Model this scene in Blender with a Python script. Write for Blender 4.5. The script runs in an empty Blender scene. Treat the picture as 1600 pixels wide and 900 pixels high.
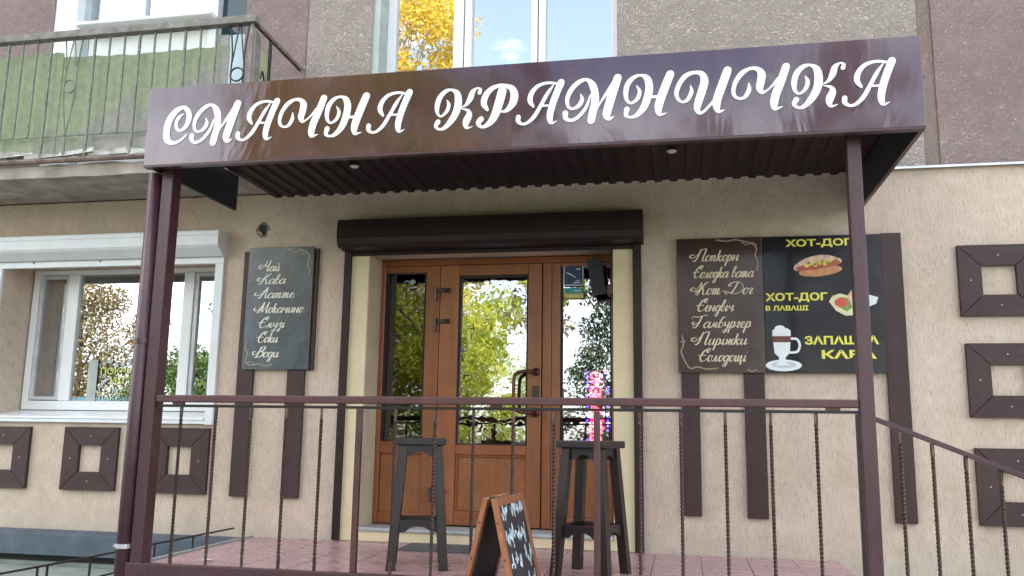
import bpy, bmesh, math, random
import numpy as np
from mathutils import Vector, Matrix

S = bpy.context.scene
COL = S.collection
random.seed(7)
RNG = np.random.RandomState(11)
PI = math.pi

# ------------------------------------------------------------------ camera
cam_d = bpy.data.cameras.new('camera')
cam = bpy.data.objects.new('camera', cam_d)
COL.objects.link(cam)
cam_d.sensor_width = 36.0
cam_d.lens = 36.0 * 1339.33 / 1600.0
cam_d.clip_start = 0.05
cam_d.clip_end = 1500
YAW, PITCH, ROLL = 0.19798493, 0.16652617, 0.01500756
fw = Vector((-math.sin(YAW) * math.cos(PITCH), math.cos(YAW) * math.cos(PITCH), math.sin(PITCH)))
rt = Vector((math.cos(YAW), math.sin(YAW), 0))
up = rt.cross(fw)
r2 = rt * math.cos(ROLL) + up * math.sin(ROLL)
u2 = up * math.cos(ROLL) - rt * math.sin(ROLL)
mw = Matrix((( r2.x, u2.x, -fw.x, 0.0), (r2.y, u2.y, -fw.y, -6.2), (r2.z, u2.z, -fw.z, 1.55), (0, 0, 0, 1)))
cam.matrix_world = mw
S.camera = cam

# ------------------------------------------------------------------ light
SUN_EL, SUN_AZ = math.radians(44), math.radians(24)      # azimuth from +Y towards +X: the sun stands behind the building
w = bpy.data.worlds.new('World')
S.world = w
w.use_nodes = True
nt = w.node_tree
bg = nt.nodes['Background']
sky = nt.nodes.new('ShaderNodeTexSky')
sky.sky_type = 'NISHITA'
sky.sun_disc = False
sky.sun_elevation = SUN_EL
sky.sun_rotation = SUN_AZ
sky.air_density = 1.0
sky.dust_density = 2.0
sky.ozone_density = 1.0
# thin bright clouds over the whole sky
tc = nt.nodes.new('ShaderNodeTexCoord')
mp = nt.nodes.new('ShaderNodeMapping'); mp.inputs['Scale'].default_value = (1.3, 1.3, 3.2)
nz = nt.nodes.new('ShaderNodeTexNoise'); nz.inputs['Scale'].default_value = 1.7; nz.inputs['Detail'].default_value = 8; nz.inputs['Roughness'].default_value = .6
cr = nt.nodes.new('ShaderNodeValToRGB')
cr.color_ramp.elements[0].position = .44; cr.color_ramp.elements[0].color = (.06, .06, .06, 1)
cr.color_ramp.elements[1].position = .66; cr.color_ramp.elements[1].color = (.85, .85, .85, 1)
mx = nt.nodes.new('ShaderNodeMix'); mx.data_type = 'RGBA'
nt.links.new(tc.outputs['Generated'], mp.inputs['Vector'])
nt.links.new(mp.outputs['Vector'], nz.inputs['Vector'])
nt.links.new(nz.outputs['Fac'], cr.inputs['Fac'])
nt.links.new(cr.outputs['Color'], mx.inputs['Factor'])
nt.links.new(sky.outputs['Color'], mx.inputs['A'])
mx.inputs['B'].default_value = (13.3, 13.0, 13.0, 1)
nt.links.new(mx.outputs['Result'], bg.inputs['Color'])
bg.inputs['Strength'].default_value = 0.12
sl = bpy.data.lights.new('sun', 'SUN'); sl.energy = 4.0; sl.angle = math.radians(.5); sl.color = (1, .93, .82)
so = bpy.data.objects.new('sun', sl); COL.objects.link(so)
sd = Vector((math.sin(SUN_AZ) * math.cos(SUN_EL), math.cos(SUN_AZ) * math.cos(SUN_EL), math.sin(SUN_EL)))
so.rotation_euler = sd.to_track_quat('Z', 'Y').to_euler()
so.location = sd * 40
S.view_settings.view_transform = 'Standard'
S.view_settings.look = 'None'
S.view_settings.exposure = 2.1
S.view_settings.gamma = 1
S.view_settings.use_curve_mapping = False
S.cycles.max_bounces = 8
S.cycles.transparent_max_bounces = 12
S.cycles.caustics_reflective = False
S.cycles.caustics_refractive = False

# ------------------------------------------------------------------ material helpers
def new_mat(name):
    m = bpy.data.materials.new(name); m.use_nodes = True
    t = m.node_tree; b = t.nodes['Principled BSDF']
    return m, t, b
def N(t, kind, **kw):
    n = t.nodes.new('ShaderNode' + kind)
    for k, v in kw.items():
        if k in n.inputs: n.inputs[k].default_value = v
        else: setattr(n, k, v)
    return n
def coords(t, scale=(1, 1, 1), rot=(0, 0, 0), kind='Object'):
    c = N(t, 'TexCoord'); m = N(t, 'Mapping'); m.inputs['Scale'].default_value = scale; m.inputs['Rotation'].default_value = rot
    t.links.new(c.outputs[kind], m.inputs['Vector']); return m.outputs['Vector']
def noise(t, vec, sc, det=4, rough=.55, dist=0):
    n = N(t, 'TexNoise'); n.inputs['Scale'].default_value = sc; n.inputs['Detail'].default_value = det
    n.inputs['Roughness'].default_value = rough; n.inputs['Distortion'].default_value = dist
    t.links.new(vec, n.inputs['Vector']); return n.outputs['Fac']
def ramp(t, fac, stops):
    r = N(t, 'ValToRGB'); e = r.color_ramp.elements
    while len(e) < len(stops): e.new(.5)
    for el, (p, c) in zip(e, stops):
        el.position = p; el.color = (c[0], c[1], c[2], 1) if len(c) == 3 else c
    t.links.new(fac, r.inputs['Fac']); return r.outputs['Color']
def mixc(t, fac, a, b, mode='MIX'):
    m = N(t, 'Mix'); m.data_type = 'RGBA'; m.blend_type = mode
    for sock, v in (('Factor', fac), ('A', a), ('B', b)):
        if isinstance(v, (int, float)): m.inputs[sock].default_value = v
        elif isinstance(v, tuple): m.inputs[sock].default_value = (v[0], v[1], v[2], 1)
        else: t.links.new(v, m.inputs[sock])
    return m.outputs['Result']
def bump(t, b, h, strength=.3, dist=.01):
    n = N(t, 'Bump'); n.inputs['Strength'].default_value = strength; n.inputs['Distance'].default_value = dist
    t.links.new(h, n.inputs['Height']); t.links.new(n.outputs['Normal'], b.inputs['Normal']); return n
def mathn(t, op, a, b=None):
    n = N(t, 'Math'); n.operation = op
    for i, v in enumerate((a, b)):
        if v is None: continue
        if isinstance(v, (int, float)): n.inputs[i].default_value = v
        else: t.links.new(v, n.inputs[i])
    return n.outputs[0]
def simple(name, col, rough=.6, metal=0, var=.18, vs=6, bmp=0, bs=60, coat=0, coat_r=.1, spec=.5):
    m, t, b = new_mat(name)
    v = coords(t)
    f = noise(t, v, vs, 5)
    lo = tuple(c * (1 - var) for c in col); hi = tuple(min(1, c * (1 + var)) for c in col)
    t.links.new(ramp(t, f, [(.3, lo), (.7, hi)]), b.inputs['Base Color'])
    b.inputs['Roughness'].default_value = rough; b.inputs['Metallic'].default_value = metal
    b.inputs['Coat Weight'].default_value = coat; b.inputs['Coat Roughness'].default_value = coat_r
    b.inputs['Specular IOR Level'].default_value = spec
    if bmp: bump(t, b, noise(t, v, bs, 4), bmp, .004)
    return m

# ground floor render: cream "bark" stucco, vertical grooves
def worn_paint(name, col, chip, rough, amt=.5):
    m, t, b = new_mat(name); v = coords(t)
    k = noise(t, v, 9, 5); w = noise(t, v, 26, 8, .8, .6); dr = noise(t, coords(t, (1, 1, .12)), 22, 5, .7)
    c = ramp(t, k, [(.3, tuple(x * .75 for x in col)), (.7, tuple(x * 1.25 for x in col))])
    c = mixc(t, ramp(t, dr, [(.5, (0, 0, 0)), (.75, (.35, .35, .35))]), c, tuple(x * 1.9 + .015 for x in col))
    c = mixc(t, ramp(t, w, [(.64, (0, 0, 0)), (.70, (amt, amt, amt))]), c, chip)
    t.links.new(c, b.inputs['Base Color']); t.links.new(ramp(t, w, [(.3, (rough, rough, rough)), (.7, (rough + .3,) * 3)]), b.inputs['Roughness'])
    b.inputs['Coat Weight'].default_value = .25; b.inputs['Coat Roughness'].default_value = .22
    bump(t, b, w, .15, .002)
    return m
def m_bark():
    m, t, b = new_mat('bark_stucco')
    v = coords(t, (1, 1, .16)); vo = coords(t)
    g1 = noise(t, v, 120, 3, .6, .4); g2 = noise(t, v, 38, 4, .6, .3); big = noise(t, vo, 1.3, 6, .6); mid = noise(t, vo, 9, 5, .6)
    fine = noise(t, vo, 160, 2)
    groove = ramp(t, g1, [(.34, (0, 0, 0)), (.50, (1, 1, 1))])
    base = ramp(t, big, [(.3, (.53, .415, .315)), (.5, (.62, .50, .395)), (.72, (.69, .585, .485))])
    base = mixc(t, .35, base, ramp(t, mid, [(.3, (.47, .365, .28)), (.7, (.71, .59, .48))]))
    col = mixc(t, groove, mixc(t, .38, base, (.27, .20, .14)), base)
    drip = noise(t, coords(t, (1, 1, .10)), 6, 6, .7); patch = noise(t, vo, .8, 7, .7, 1.0)
    col = mixc(t, ramp(t, drip, [(.52, (0, 0, 0)), (.74, (.30, .30, .30))]), col, (.33, .27, .19))
    col = mixc(t, ramp(t, patch, [(.55, (0, 0, 0)), (.72, (.28, .28, .28))]), col, (.38, .30, .21))
    # damp stain rising from the foot of the wall
    sx = N(t, 'SeparateXYZ'); t.links.new(vo, sx.inputs[0])
    z = mathn(t, 'ADD', sx.outputs['Z'], mathn(t, 'MULTIPLY', mid, .35))
    damp = ramp(t, z, [(.0, (0, 0, 0)), (1.0, (0, 0, 0))])
    mr = N(t, 'MapRange'); mr.inputs['From Min'].default_value = .85; mr.inputs['From Max'].default_value = 1.12
    mr.inputs['To Min'].default_value = .42; mr.inputs['To Max'].default_value = 0
    t.links.new(z, mr.inputs['Value'])
    col = mixc(t, mr.outputs['Result'], col, (.40, .38, .30))
    t.links.new(col, b.inputs['Base Color']); b.inputs['Roughness'].default_value = .92
    h = mathn(t, 'ADD', mathn(t, 'MULTIPLY', groove, .8), mathn(t, 'ADD', mathn(t, 'MULTIPLY', g2, .9), mathn(t, 'MULTIPLY', fine, .35)))
    bump(t, b, h, .5, .005)
    return m
def m_rough(name, c1, c2, c3, sc=17, amt=1.0):
    """thrown roughcast: squiggly ridges 3-6 cm long over a coarse ground"""
    m, t, b = new_mat(name)
    v = coords(t)
    big = noise(t, v, 1.5, 8, .7, .6); mid = noise(t, v, 11, 6, .7)
    a = noise(t, v, sc, 3, .55, 1.6); c = noise(t, coords(t, (1, 1, 1.5), (0, .6, 0)), sc * 1.9, 3, .6, 2.0); fine = noise(t, v, sc * 6, 4, .7)
    ra = mathn(t, 'ABSOLUTE', mathn(t, 'SUBTRACT', a, .5)); rc = mathn(t, 'ABSOLUTE', mathn(t, 'SUBTRACT', c, .5))
    ridge = mathn(t, 'ADD', ramp(t, ra, [(.0, (1, 1, 1)), (.075, (0, 0, 0))]), ramp(t, rc, [(.0, (.7, .7, .7)), (.07, (0, 0, 0))]))
    col = ramp(t, big, [(.28, c1), (.5, c2), (.72, c3)])
    col = mixc(t, .45, col, ramp(t, mid, [(.3, tuple(x * .72 for x in c2)), (.7, tuple(min(1, x * 1.22) for x in c2))]))
    col = mixc(t, mathn(t, 'MULTIPLY', ridge, .38 * amt), col, tuple(min(1, x * 1.35) for x in c3))
    t.links.new(col, b.inputs['Base Color']); b.inputs['Roughness'].default_value = .95
    bump(t, b, mathn(t, 'ADD', ridge, mathn(t, 'MULTIPLY', fine, .5)), 1.0, .022 * amt)
    return m
def m_wood(name, c1, c2, axis=2, sc=1, rough=.45, coat=0, fine=28):
    m, t, b = new_mat(name)
    s = [fine * sc] * 3; s[axis] = 1.6 * sc
    v = coords(t, tuple(s)); vo = coords(t)
    g = noise(t, v, 1.0, 6, .62, .35); k = noise(t, vo, 5, 4)
    col = ramp(t, g, [(.3, c1), (.55, tuple((a + d) / 2 for a, d in zip(c1, c2))), (.75, c2)])
    col = mixc(t, .3, col, ramp(t, k, [(.3, tuple(x * .75 for x in c1)), (.7, tuple(min(1, x * 1.2) for x in c2))]))
    oi = N(t, 'ObjectInfo')                                   # every board is stained a little differently, worn in patches
    col = mixc(t, 1.0, col, ramp(t, oi.outputs['Random'], [(0, (.80, .80, .80)), (1, (1.0, 1.0, 1.0))]), 'MULTIPLY')
    wear = noise(t, vo, 13, 8, .75, .8)
    col = mixc(t, ramp(t, wear, [(.60, (0, 0, 0)), (.74, (.45, .45, .45))]), col, tuple(min(1, x * 2.1 + .01) for x in c2))
    t.links.new(col, b.inputs['Base Color']); b.inputs['Roughness'].default_value = rough
    b.inputs['Coat Weight'].default_value = coat; b.inputs['Coat Roughness'].default_value = .25
    bump(t, b, g, .25, .003)
    return m
def m_fascia():
    m, t, b = new_mat('fascia_panel')
    v = coords(t); s = coords(t, (3.2, 1, .5))
    st = noise(t, s, 2.2, 5, .6, .3); k = noise(t, v, 3, 5)
    t.links.new(mixc(t, .5, ramp(t, st, [(.3, (.028, .005, .017)), (.7, (.066, .014, .034))]), ramp(t, k, [(.3, (.034, .009, .018)), (.7, (.058, .017, .029))])), b.inputs['Base Color'])
    t.links.new(ramp(t, st, [(.3, (.10, .10, .10)), (.75, (.20, .20, .20))]), b.inputs['Roughness'])
    b.inputs['IOR'].default_value = 1.5
    b.inputs['Coat Weight'].default_value = .75; b.inputs['Coat Roughness'].default_value = .07; b.inputs['Coat IOR'].default_value = 1.6
    n = N(t, 'Bump'); n.inputs['Strength'].default_value = .35; n.inputs['Distance'].default_value = .012
    wv = noise(t, coords(t, (1.5, 1, .7)), 2.0, 3, .5, .6)
    t.links.new(wv, n.inputs['Height']); t.links.new(n.outputs['Normal'], b.inputs['Normal']); t.links.new(n.outputs['Normal'], b.inputs['Coat Normal'])
    return m
def m_glass(name, refl, tint, wav=.02, rough=.0, sc=2.5, det=2):
    m = bpy.data.materials.new(name); m.use_nodes = True; t = m.node_tree
    t.nodes.remove(t.nodes['Principled BSDF']); o = t.nodes['Material Output']
    g = N(t, 'BsdfGlossy'); g.inputs['Color'].default_value = (1, 1, 1, 1); g.inputs['Roughness'].default_value = rough
    tr = N(t, 'BsdfTransparent'); tr.inputs['Color'].default_value = (*tint, 1)
    lw = N(t, 'LayerWeight'); lw.inputs['Blend'].default_value = .25
    f = mathn(t, 'ADD', mathn(t, 'MULTIPLY', lw.outputs['Fresnel'], .9), refl)
    mxs = N(t, 'MixShader'); t.links.new(f, mxs.inputs[0]); t.links.new(tr.outputs[0], mxs.inputs[1]); t.links.new(g.outputs[0], mxs.inputs[2])
    bp = N(t, 'Bump'); bp.inputs['Strength'].default_value = 1; bp.inputs['Distance'].default_value = wav
    t.links.new(noise(t, coords(t), sc, det, .5), bp.inputs['Height']); t.links.new(bp.outputs['Normal'], g.inputs['Normal'])
    t.links.new(mxs.outputs[0], o.inputs['Surface'])
    return m
def m_emit(name, col, strength):
    m, t, b = new_mat(name)
    b.inputs['Base Color'].default_value = (*col, 1); b.inputs['Emission Color'].default_value = (*col, 1); b.inputs['Emission Strength'].default_value = strength
    return m
def m_leaf(name, cols, trans=.45, clump=1.3):
    m = bpy.data.materials.new(name); m.use_nodes = True; t = m.node_tree
    b = t.nodes['Principled BSDF']; o = t.nodes['Material Output']
    g = N(t, 'NewGeometry')
    stops = [(i / max(1, len(cols) - 1), c) for i, c in enumerate(cols)]
    cl = noise(t, coords(t), clump, 3)
    f = mathn(t, 'ADD', mathn(t, 'MULTIPLY', g.outputs['Random Per Island'], .55), mathn(t, 'MULTIPLY', cl, .5))
    c = ramp(t, f, stops)
    t.links.new(c, b.inputs['Base Color']); b.inputs['Roughness'].default_value = .5
    tl = N(t, 'BsdfTranslucent'); t.links.new(c, tl.inputs['Color'])
    mxs = N(t, 'MixShader'); mxs.inputs[0].default_value = trans
    t.links.new(b.outputs[0], mxs.inputs[1]); t.links.new(tl.outputs[0], mxs.inputs[2]); t.links.new(mxs.outputs[0], o.inputs['Surface'])
    return m
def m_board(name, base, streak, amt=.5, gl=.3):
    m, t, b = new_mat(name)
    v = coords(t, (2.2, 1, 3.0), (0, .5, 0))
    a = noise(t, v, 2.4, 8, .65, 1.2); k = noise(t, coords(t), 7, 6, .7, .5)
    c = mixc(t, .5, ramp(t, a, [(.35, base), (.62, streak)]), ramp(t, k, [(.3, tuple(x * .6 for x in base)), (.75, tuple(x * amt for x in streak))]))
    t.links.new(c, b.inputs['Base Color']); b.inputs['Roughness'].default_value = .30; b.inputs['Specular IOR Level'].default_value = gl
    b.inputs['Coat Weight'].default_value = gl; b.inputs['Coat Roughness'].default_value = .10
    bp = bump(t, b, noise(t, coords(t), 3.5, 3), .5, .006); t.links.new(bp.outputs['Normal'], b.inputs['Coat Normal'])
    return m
def m_tile():
    m, t, b = new_mat('porch_tile')
    v = coords(t); oi = N(t, 'ObjectInfo')
    k = noise(t, coords(t, (1, 1, 1)), 5, 5, .6); k2 = noise(t, v, 55, 4)
    c = ramp(t, k, [(.28, (.40, .25, .255)), (.55, (.45, .29, .30)), (.78, (.50, .35, .355))])
    c = mixc(t, .3, c, ramp(t, oi.outputs['Random'], [(0, (.30, .15, .155)), (1, (.54, .33, .34))]))
    t.links.new(c, b.inputs['Base Color'])
    t.links.new(ramp(t, k, [(.3, (.18, .18, .18)), (.7, (.4, .4, .4))]), b.inputs['Roughness'])
    bump(t, b, k2, .2, .002)
    return m
def m_sheet():
    # old painted sheeting: green paint, faded and greyed lower down in blotches
    m, t, b = new_mat('faded_green_sheet')
    v = coords(t); a = noise(t, coords(t, (1, 1, .5)), 3.2, 6, .6, .5); k = noise(t, v, 18, 5)
    sx = N(t, 'SeparateXYZ'); t.links.new(v, sx.inputs[0])
    z = mathn(t, 'ADD', sx.outputs['Z'], mathn(t, 'MULTIPLY', a, .8))
    xx = mathn(t, 'MULTIPLY', sx.outputs['X'], -.42)
    z = mathn(t, 'ADD', z, xx)
    mr = N(t, 'MapRange'); mr.inputs['From Min'].default_value = 5.95; mr.inputs['From Max'].default_value = 6.2
    t.links.new(z, mr.inputs['Value'])
    g = ramp(t, k, [(.3, (.21, .25, .145)), (.7, (.30, .34, .20))]); gr = ramp(t, k, [(.3, (.24, .23, .21)), (.7, (.33, .31, .28))])
    t.links.new(mixc(t, mr.outputs['Result'], gr, g), b.inputs['Base Color']); b.inputs['Roughness'].default_value = .6
    bump(t, b, k, .2, .003)
    return m

M = dict(
    bark=m_bark(),
    red_rough=m_rough('red_brown_roughcast', (.36, .25, .23), (.48, .355, .33), (.58, .46, .43), 24, .55),
    grey_rough=m_rough('grey_beige_roughcast', (.47, .38, .32), (.64, .535, .46), (.76, .66, .58), 15, 1.0),
    seam=m_rough('seam_render', (.35, .26, .22), (.41, .31, .26), (.44, .35, .30), 30, .3),
    flash=simple('zinc_flashing', (.55, .57, .60), .35, .6),
    concrete=simple('concrete', (.36, .36, .34), .9, 0, .25, 4, .5, 40),
    old_conc=simple('weathered_slab', (.34, .30, .25), .92, 0, .35, 5, .7, 30),
    plinth=simple('slate_blue_paint', (.075, .10, .125), .6, 0, .25, 7, .3, 60),
    pale_plinth=simple('pale_green_plinth', (.26, .30, .26), .85, 0, .2, 6, .4, 50),
    dark=simple('dark_gap', (.03, .035, .03), .9),
    maroon=worn_paint('maroon_enamel', (.050, .017, .022), (.13, .075, .055), .30, .35),
    rail=worn_paint('maroon_rail_paint', (.070, .024, .025), (.16, .10, .08), .34, .6),
    black_iron=simple('black_iron', (.022, .017, .018), .38, .2, .3, 12),
    twist=simple('bronze_twisted_iron', (.09, .06, .05), .30, .55, .35, 30),
    roof=simple('dark_maroon_profiled_sheet', (.021, .006, .010), .6, 0, .25, 5),
    inner=simple('dark_teal_back_of_panel', (.020, .026, .030), .6, 0, .3, 4),
    fascia=m_fascia(),
    white=simple('white_pvc', (.80, .82, .82), .28, 0, .03, 4),
    white_metal=simple('white_shutter_metal', (.72, .75, .76), .35, 0, .06, 6),
    letter=simple('white_letter', (.86, .86, .86), .35, 0, .02, 4),
    cream=simple('cream_paint', (.70, .60, .38), .7, 0, .07, 5, .25, 60),
    shutter=simple('dark_brown_shutter', (.021, .010, .010), .45, 0, .25, 8, 0, 60, .1, .3, .3),
    plank=m_wood('brown_stained_plank', (.026, .009, .009), (.066, .028, .026), 2, 1, .55),
    plank_h=m_wood('brown_stained_plank_across', (.026, .009, .009), (.066, .028, .026), 0, 1, .55),
    door=m_wood('golden_oak_laminate', (.23, .066, .020), (.35, .122, .042), 2, 1, .38, .3, 22),
    door_h=m_wood('golden_oak_laminate_across', (.23, .066, .020), (.35, .122, .042), 0, 1, .38, .3, 22),
    door_d=m_wood('oak_panel', (.22, .072, .020), (.38, .145, .048), 2, .7, .4, .3, 18),
    gasket=simple('rubber_gasket', (.015, .012, .011), .7),
    stool=m_wood('black_brown_stool_wood', (.009, .004, .004), (.026, .012, .010), 2, 1, .42, .1),
    stool_h=m_wood('black_brown_stool_seat', (.009, .005, .006), (.024, .013, .013), 0, 1, .42, .1),
    orange=m_wood('orange_varnished_pine', (.24, .085, .032), (.40, .155, .065), 2, 1, .4, .3),
    chalk=simple('blackboard', (.030, .031, .036), .5, 0, .35, 12, .1, 80),
    chalk_w=simple('white_chalk', (.62, .72, .76), .9, 0, .25, 40),
    black=simple('black_plastic', (.016, .016, .018), .45, 0, .2, 9),
    steel=simple('brown_metal_handle', (.10, .035, .028), .28, .5, .2, 9),
    hinge=simple('dark_bronze_hinge', (.07, .055, .045), .35, .6, .2, 9),
    tile=m_tile(),
    grout=simple('grout', (.34, .22, .22), .9, 0, .2, 20, .3, 60),
    sill_tile=simple('grey_sill_tile', (.42, .44, .44), .45, 0, .15, 9, .15, 50),
    mat=simple('grey_rubber_mat', (.10, .105, .11), .9, 0, .25, 30, .6, 120),
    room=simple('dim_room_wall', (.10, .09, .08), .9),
    curtain=simple('maroon_curtain', (.13, .055, .055), .9, 0, .3, 8),
    net=simple('white_net_curtain', (.80, .82, .84), .9, 0, .05, 3),
    pale_cyan=simple('pale_blue_door_panel', (.52, .66, .70), .45, 0, .06, 3),
    sheet=m_sheet(),
    sheet_y=simple('yellow_green_sheet', (.33, .36, .19), .6, 0, .2, 8),
    bar_paint=simple('flaking_green_bar_paint', (.16, .19, .14), .6, 0, .45, 14),
    rail_grey=simple('grey_weathered_rail', (.20, .19, .17), .7, 0, .35, 12, .3, 60),
    rust=simple('rusty_channel', (.17, .12, .10), .8, 0, .4, 12, .5, 50),
    board_glare=m_board('brown_menu_print_blue_glare', (.022, .012, .010), (.085, .125, .175), .45, .8),  # brown print; blue-grey streaks are sky glare put into the colour
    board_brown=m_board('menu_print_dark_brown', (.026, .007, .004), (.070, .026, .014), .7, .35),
    board_black=m_board('poster_black', (.003, .003, .006), (.008, .007, .012), .8, .22),
    cream_ink=simple('cream_print', (.72, .62, .44), .5, 0, .05, 5),
    cream_ink2=simple('pale_cream_print', (.78, .76, .66), .5, 0, .05, 5),
    gold_ink=simple('faded_gold_ornament', (.36, .29, .20), .5, 0, .2, 20),
    yellow_ink=simple('yellow_print', (.80, .74, .10), .45, 0, .04, 5),
    lime_ink=simple('lime_window_film', (.62, .74, .16), .6, 0, .08, 5),
    pale_ink=simple('pale_green_window_film', (.55, .68, .50), .6, 0, .08, 5),
    bun=simple('bun_print', (.62, .27, .12), .45, 0, .3, 26),
    bun_l=simple('light_bun_print', (.72, .46, .34), .45, 0, .25, 26),
    sausage=simple('sausage_print', (.42, .09, .05), .45, 0, .2, 20),
    mustard=simple('mustard_print', (.75, .58, .08), .45, 0, .2, 30),
    green_p=simple('lettuce_print', (.18, .30, .07), .45, 0, .3, 30),
    lavash=simple('lavash_print', (.70, .66, .40), .45, 0, .15, 20),
    lavash_w=simple('napkin_print', (.66, .72, .70), .45, 0, .06, 12),
    tomato=simple('tomato_print', (.60, .09, .05), .45, 0, .15, 20),
    cup=simple('cup_print', (.80, .84, .86), .4, 0, .06, 12),
    cup_g=simple('cup_shade_print', (.52, .60, .66), .4, 0, .06, 12),
    coffee=simple('coffee_print', (.12, .035, .02), .4, 0, .2, 14),
    blue_p=simple('navy_sticker', (.02, .045, .13), .35, 0, .1, 9),
    white_p=simple('white_sticker', (.75, .78, .8), .4, 0, .03, 9),
    teal_p=simple('teal_sticker', (.03, .34, .38), .4, 0, .08, 9),
    yel_p=simple('yellow_sticker', (.62, .52, .10), .4, 0, .08, 9),
    led_red=m_emit('red_led', (1, .02, .07), 9.0),
    led_core=m_emit('pink_led', (1, .14, .20), 7.0),
    led_blue=m_emit('blue_led', (.06, .03, 1), 11.0),
    lamp=simple('frosted_spot_lens', (.75, .75, .72), .3),
    asphalt=simple('asphalt', (.055, .055, .058), .9, 0, .3, 3, .5, 60),
    paving=simple('grey_paving', (.22, .22, .21), .9, 0, .25, 3, .4, 40),
    grass_soil=simple('lawn_soil', (.07, .10, .035), .95, 0, .4, 2, .5, 40),
    bark_t=m_wood('tree_bark', (.05, .04, .03), (.15, .12, .09), 2, .6, .9, 0, 10),
    birch=m_wood('pale_birch_bark', (.30, .29, .26), (.62, .60, .56), 0, .8, .8, 0, 6),
    leaf_lime=m_leaf('lime_leaves', [(.10, .16, .02), (.30, .36, .03), (.52, .50, .04)], .55),
    leaf_gold=m_leaf('golden_leaves', [(.34, .26, .03), (.62, .46, .06), (.72, .60, .14)], .5),
    leaf_brown=m_leaf('olive_brown_leaves', [(.10, .10, .035), (.22, .17, .07), (.33, .25, .10)], .4),
    leaf_green=m_leaf('green_leaves', [(.03, .07, .015), (.07, .14, .03), (.16, .22, .04)], .4),
    leaf_dark=m_leaf('dark_conifer_needles', [(.015, .035, .015), (.035, .06, .025), (.07, .085, .03)], .2),
    teal_roof=simple('teal_roof_sheet', (.07, .15, .19), .5, 0, .15, 3),
    shed=simple('shed_wall', (.12, .12, .13), .8, 0, .2, 3),
    glass_up=m_glass('upstairs_glass', .55, (.55, .6, .62), .0022, 0, 1.4),
    glass_win=m_glass('salon_glass', .42, (.55, .58, .6), .0010, 0, 1.2),
    glass_door=m_glass('wavy_door_glass', .50, (.5, .5, .5), .0012, 0, 7, 2),
    glass_side=m_glass('sidelight_glass', .09, (.45, .47, .5), .0006, 0, 3),
    glass_right=m_glass('right_sidelight_glass', .36, (.6, .6, .6), .0007, 0, 3),
)

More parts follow.
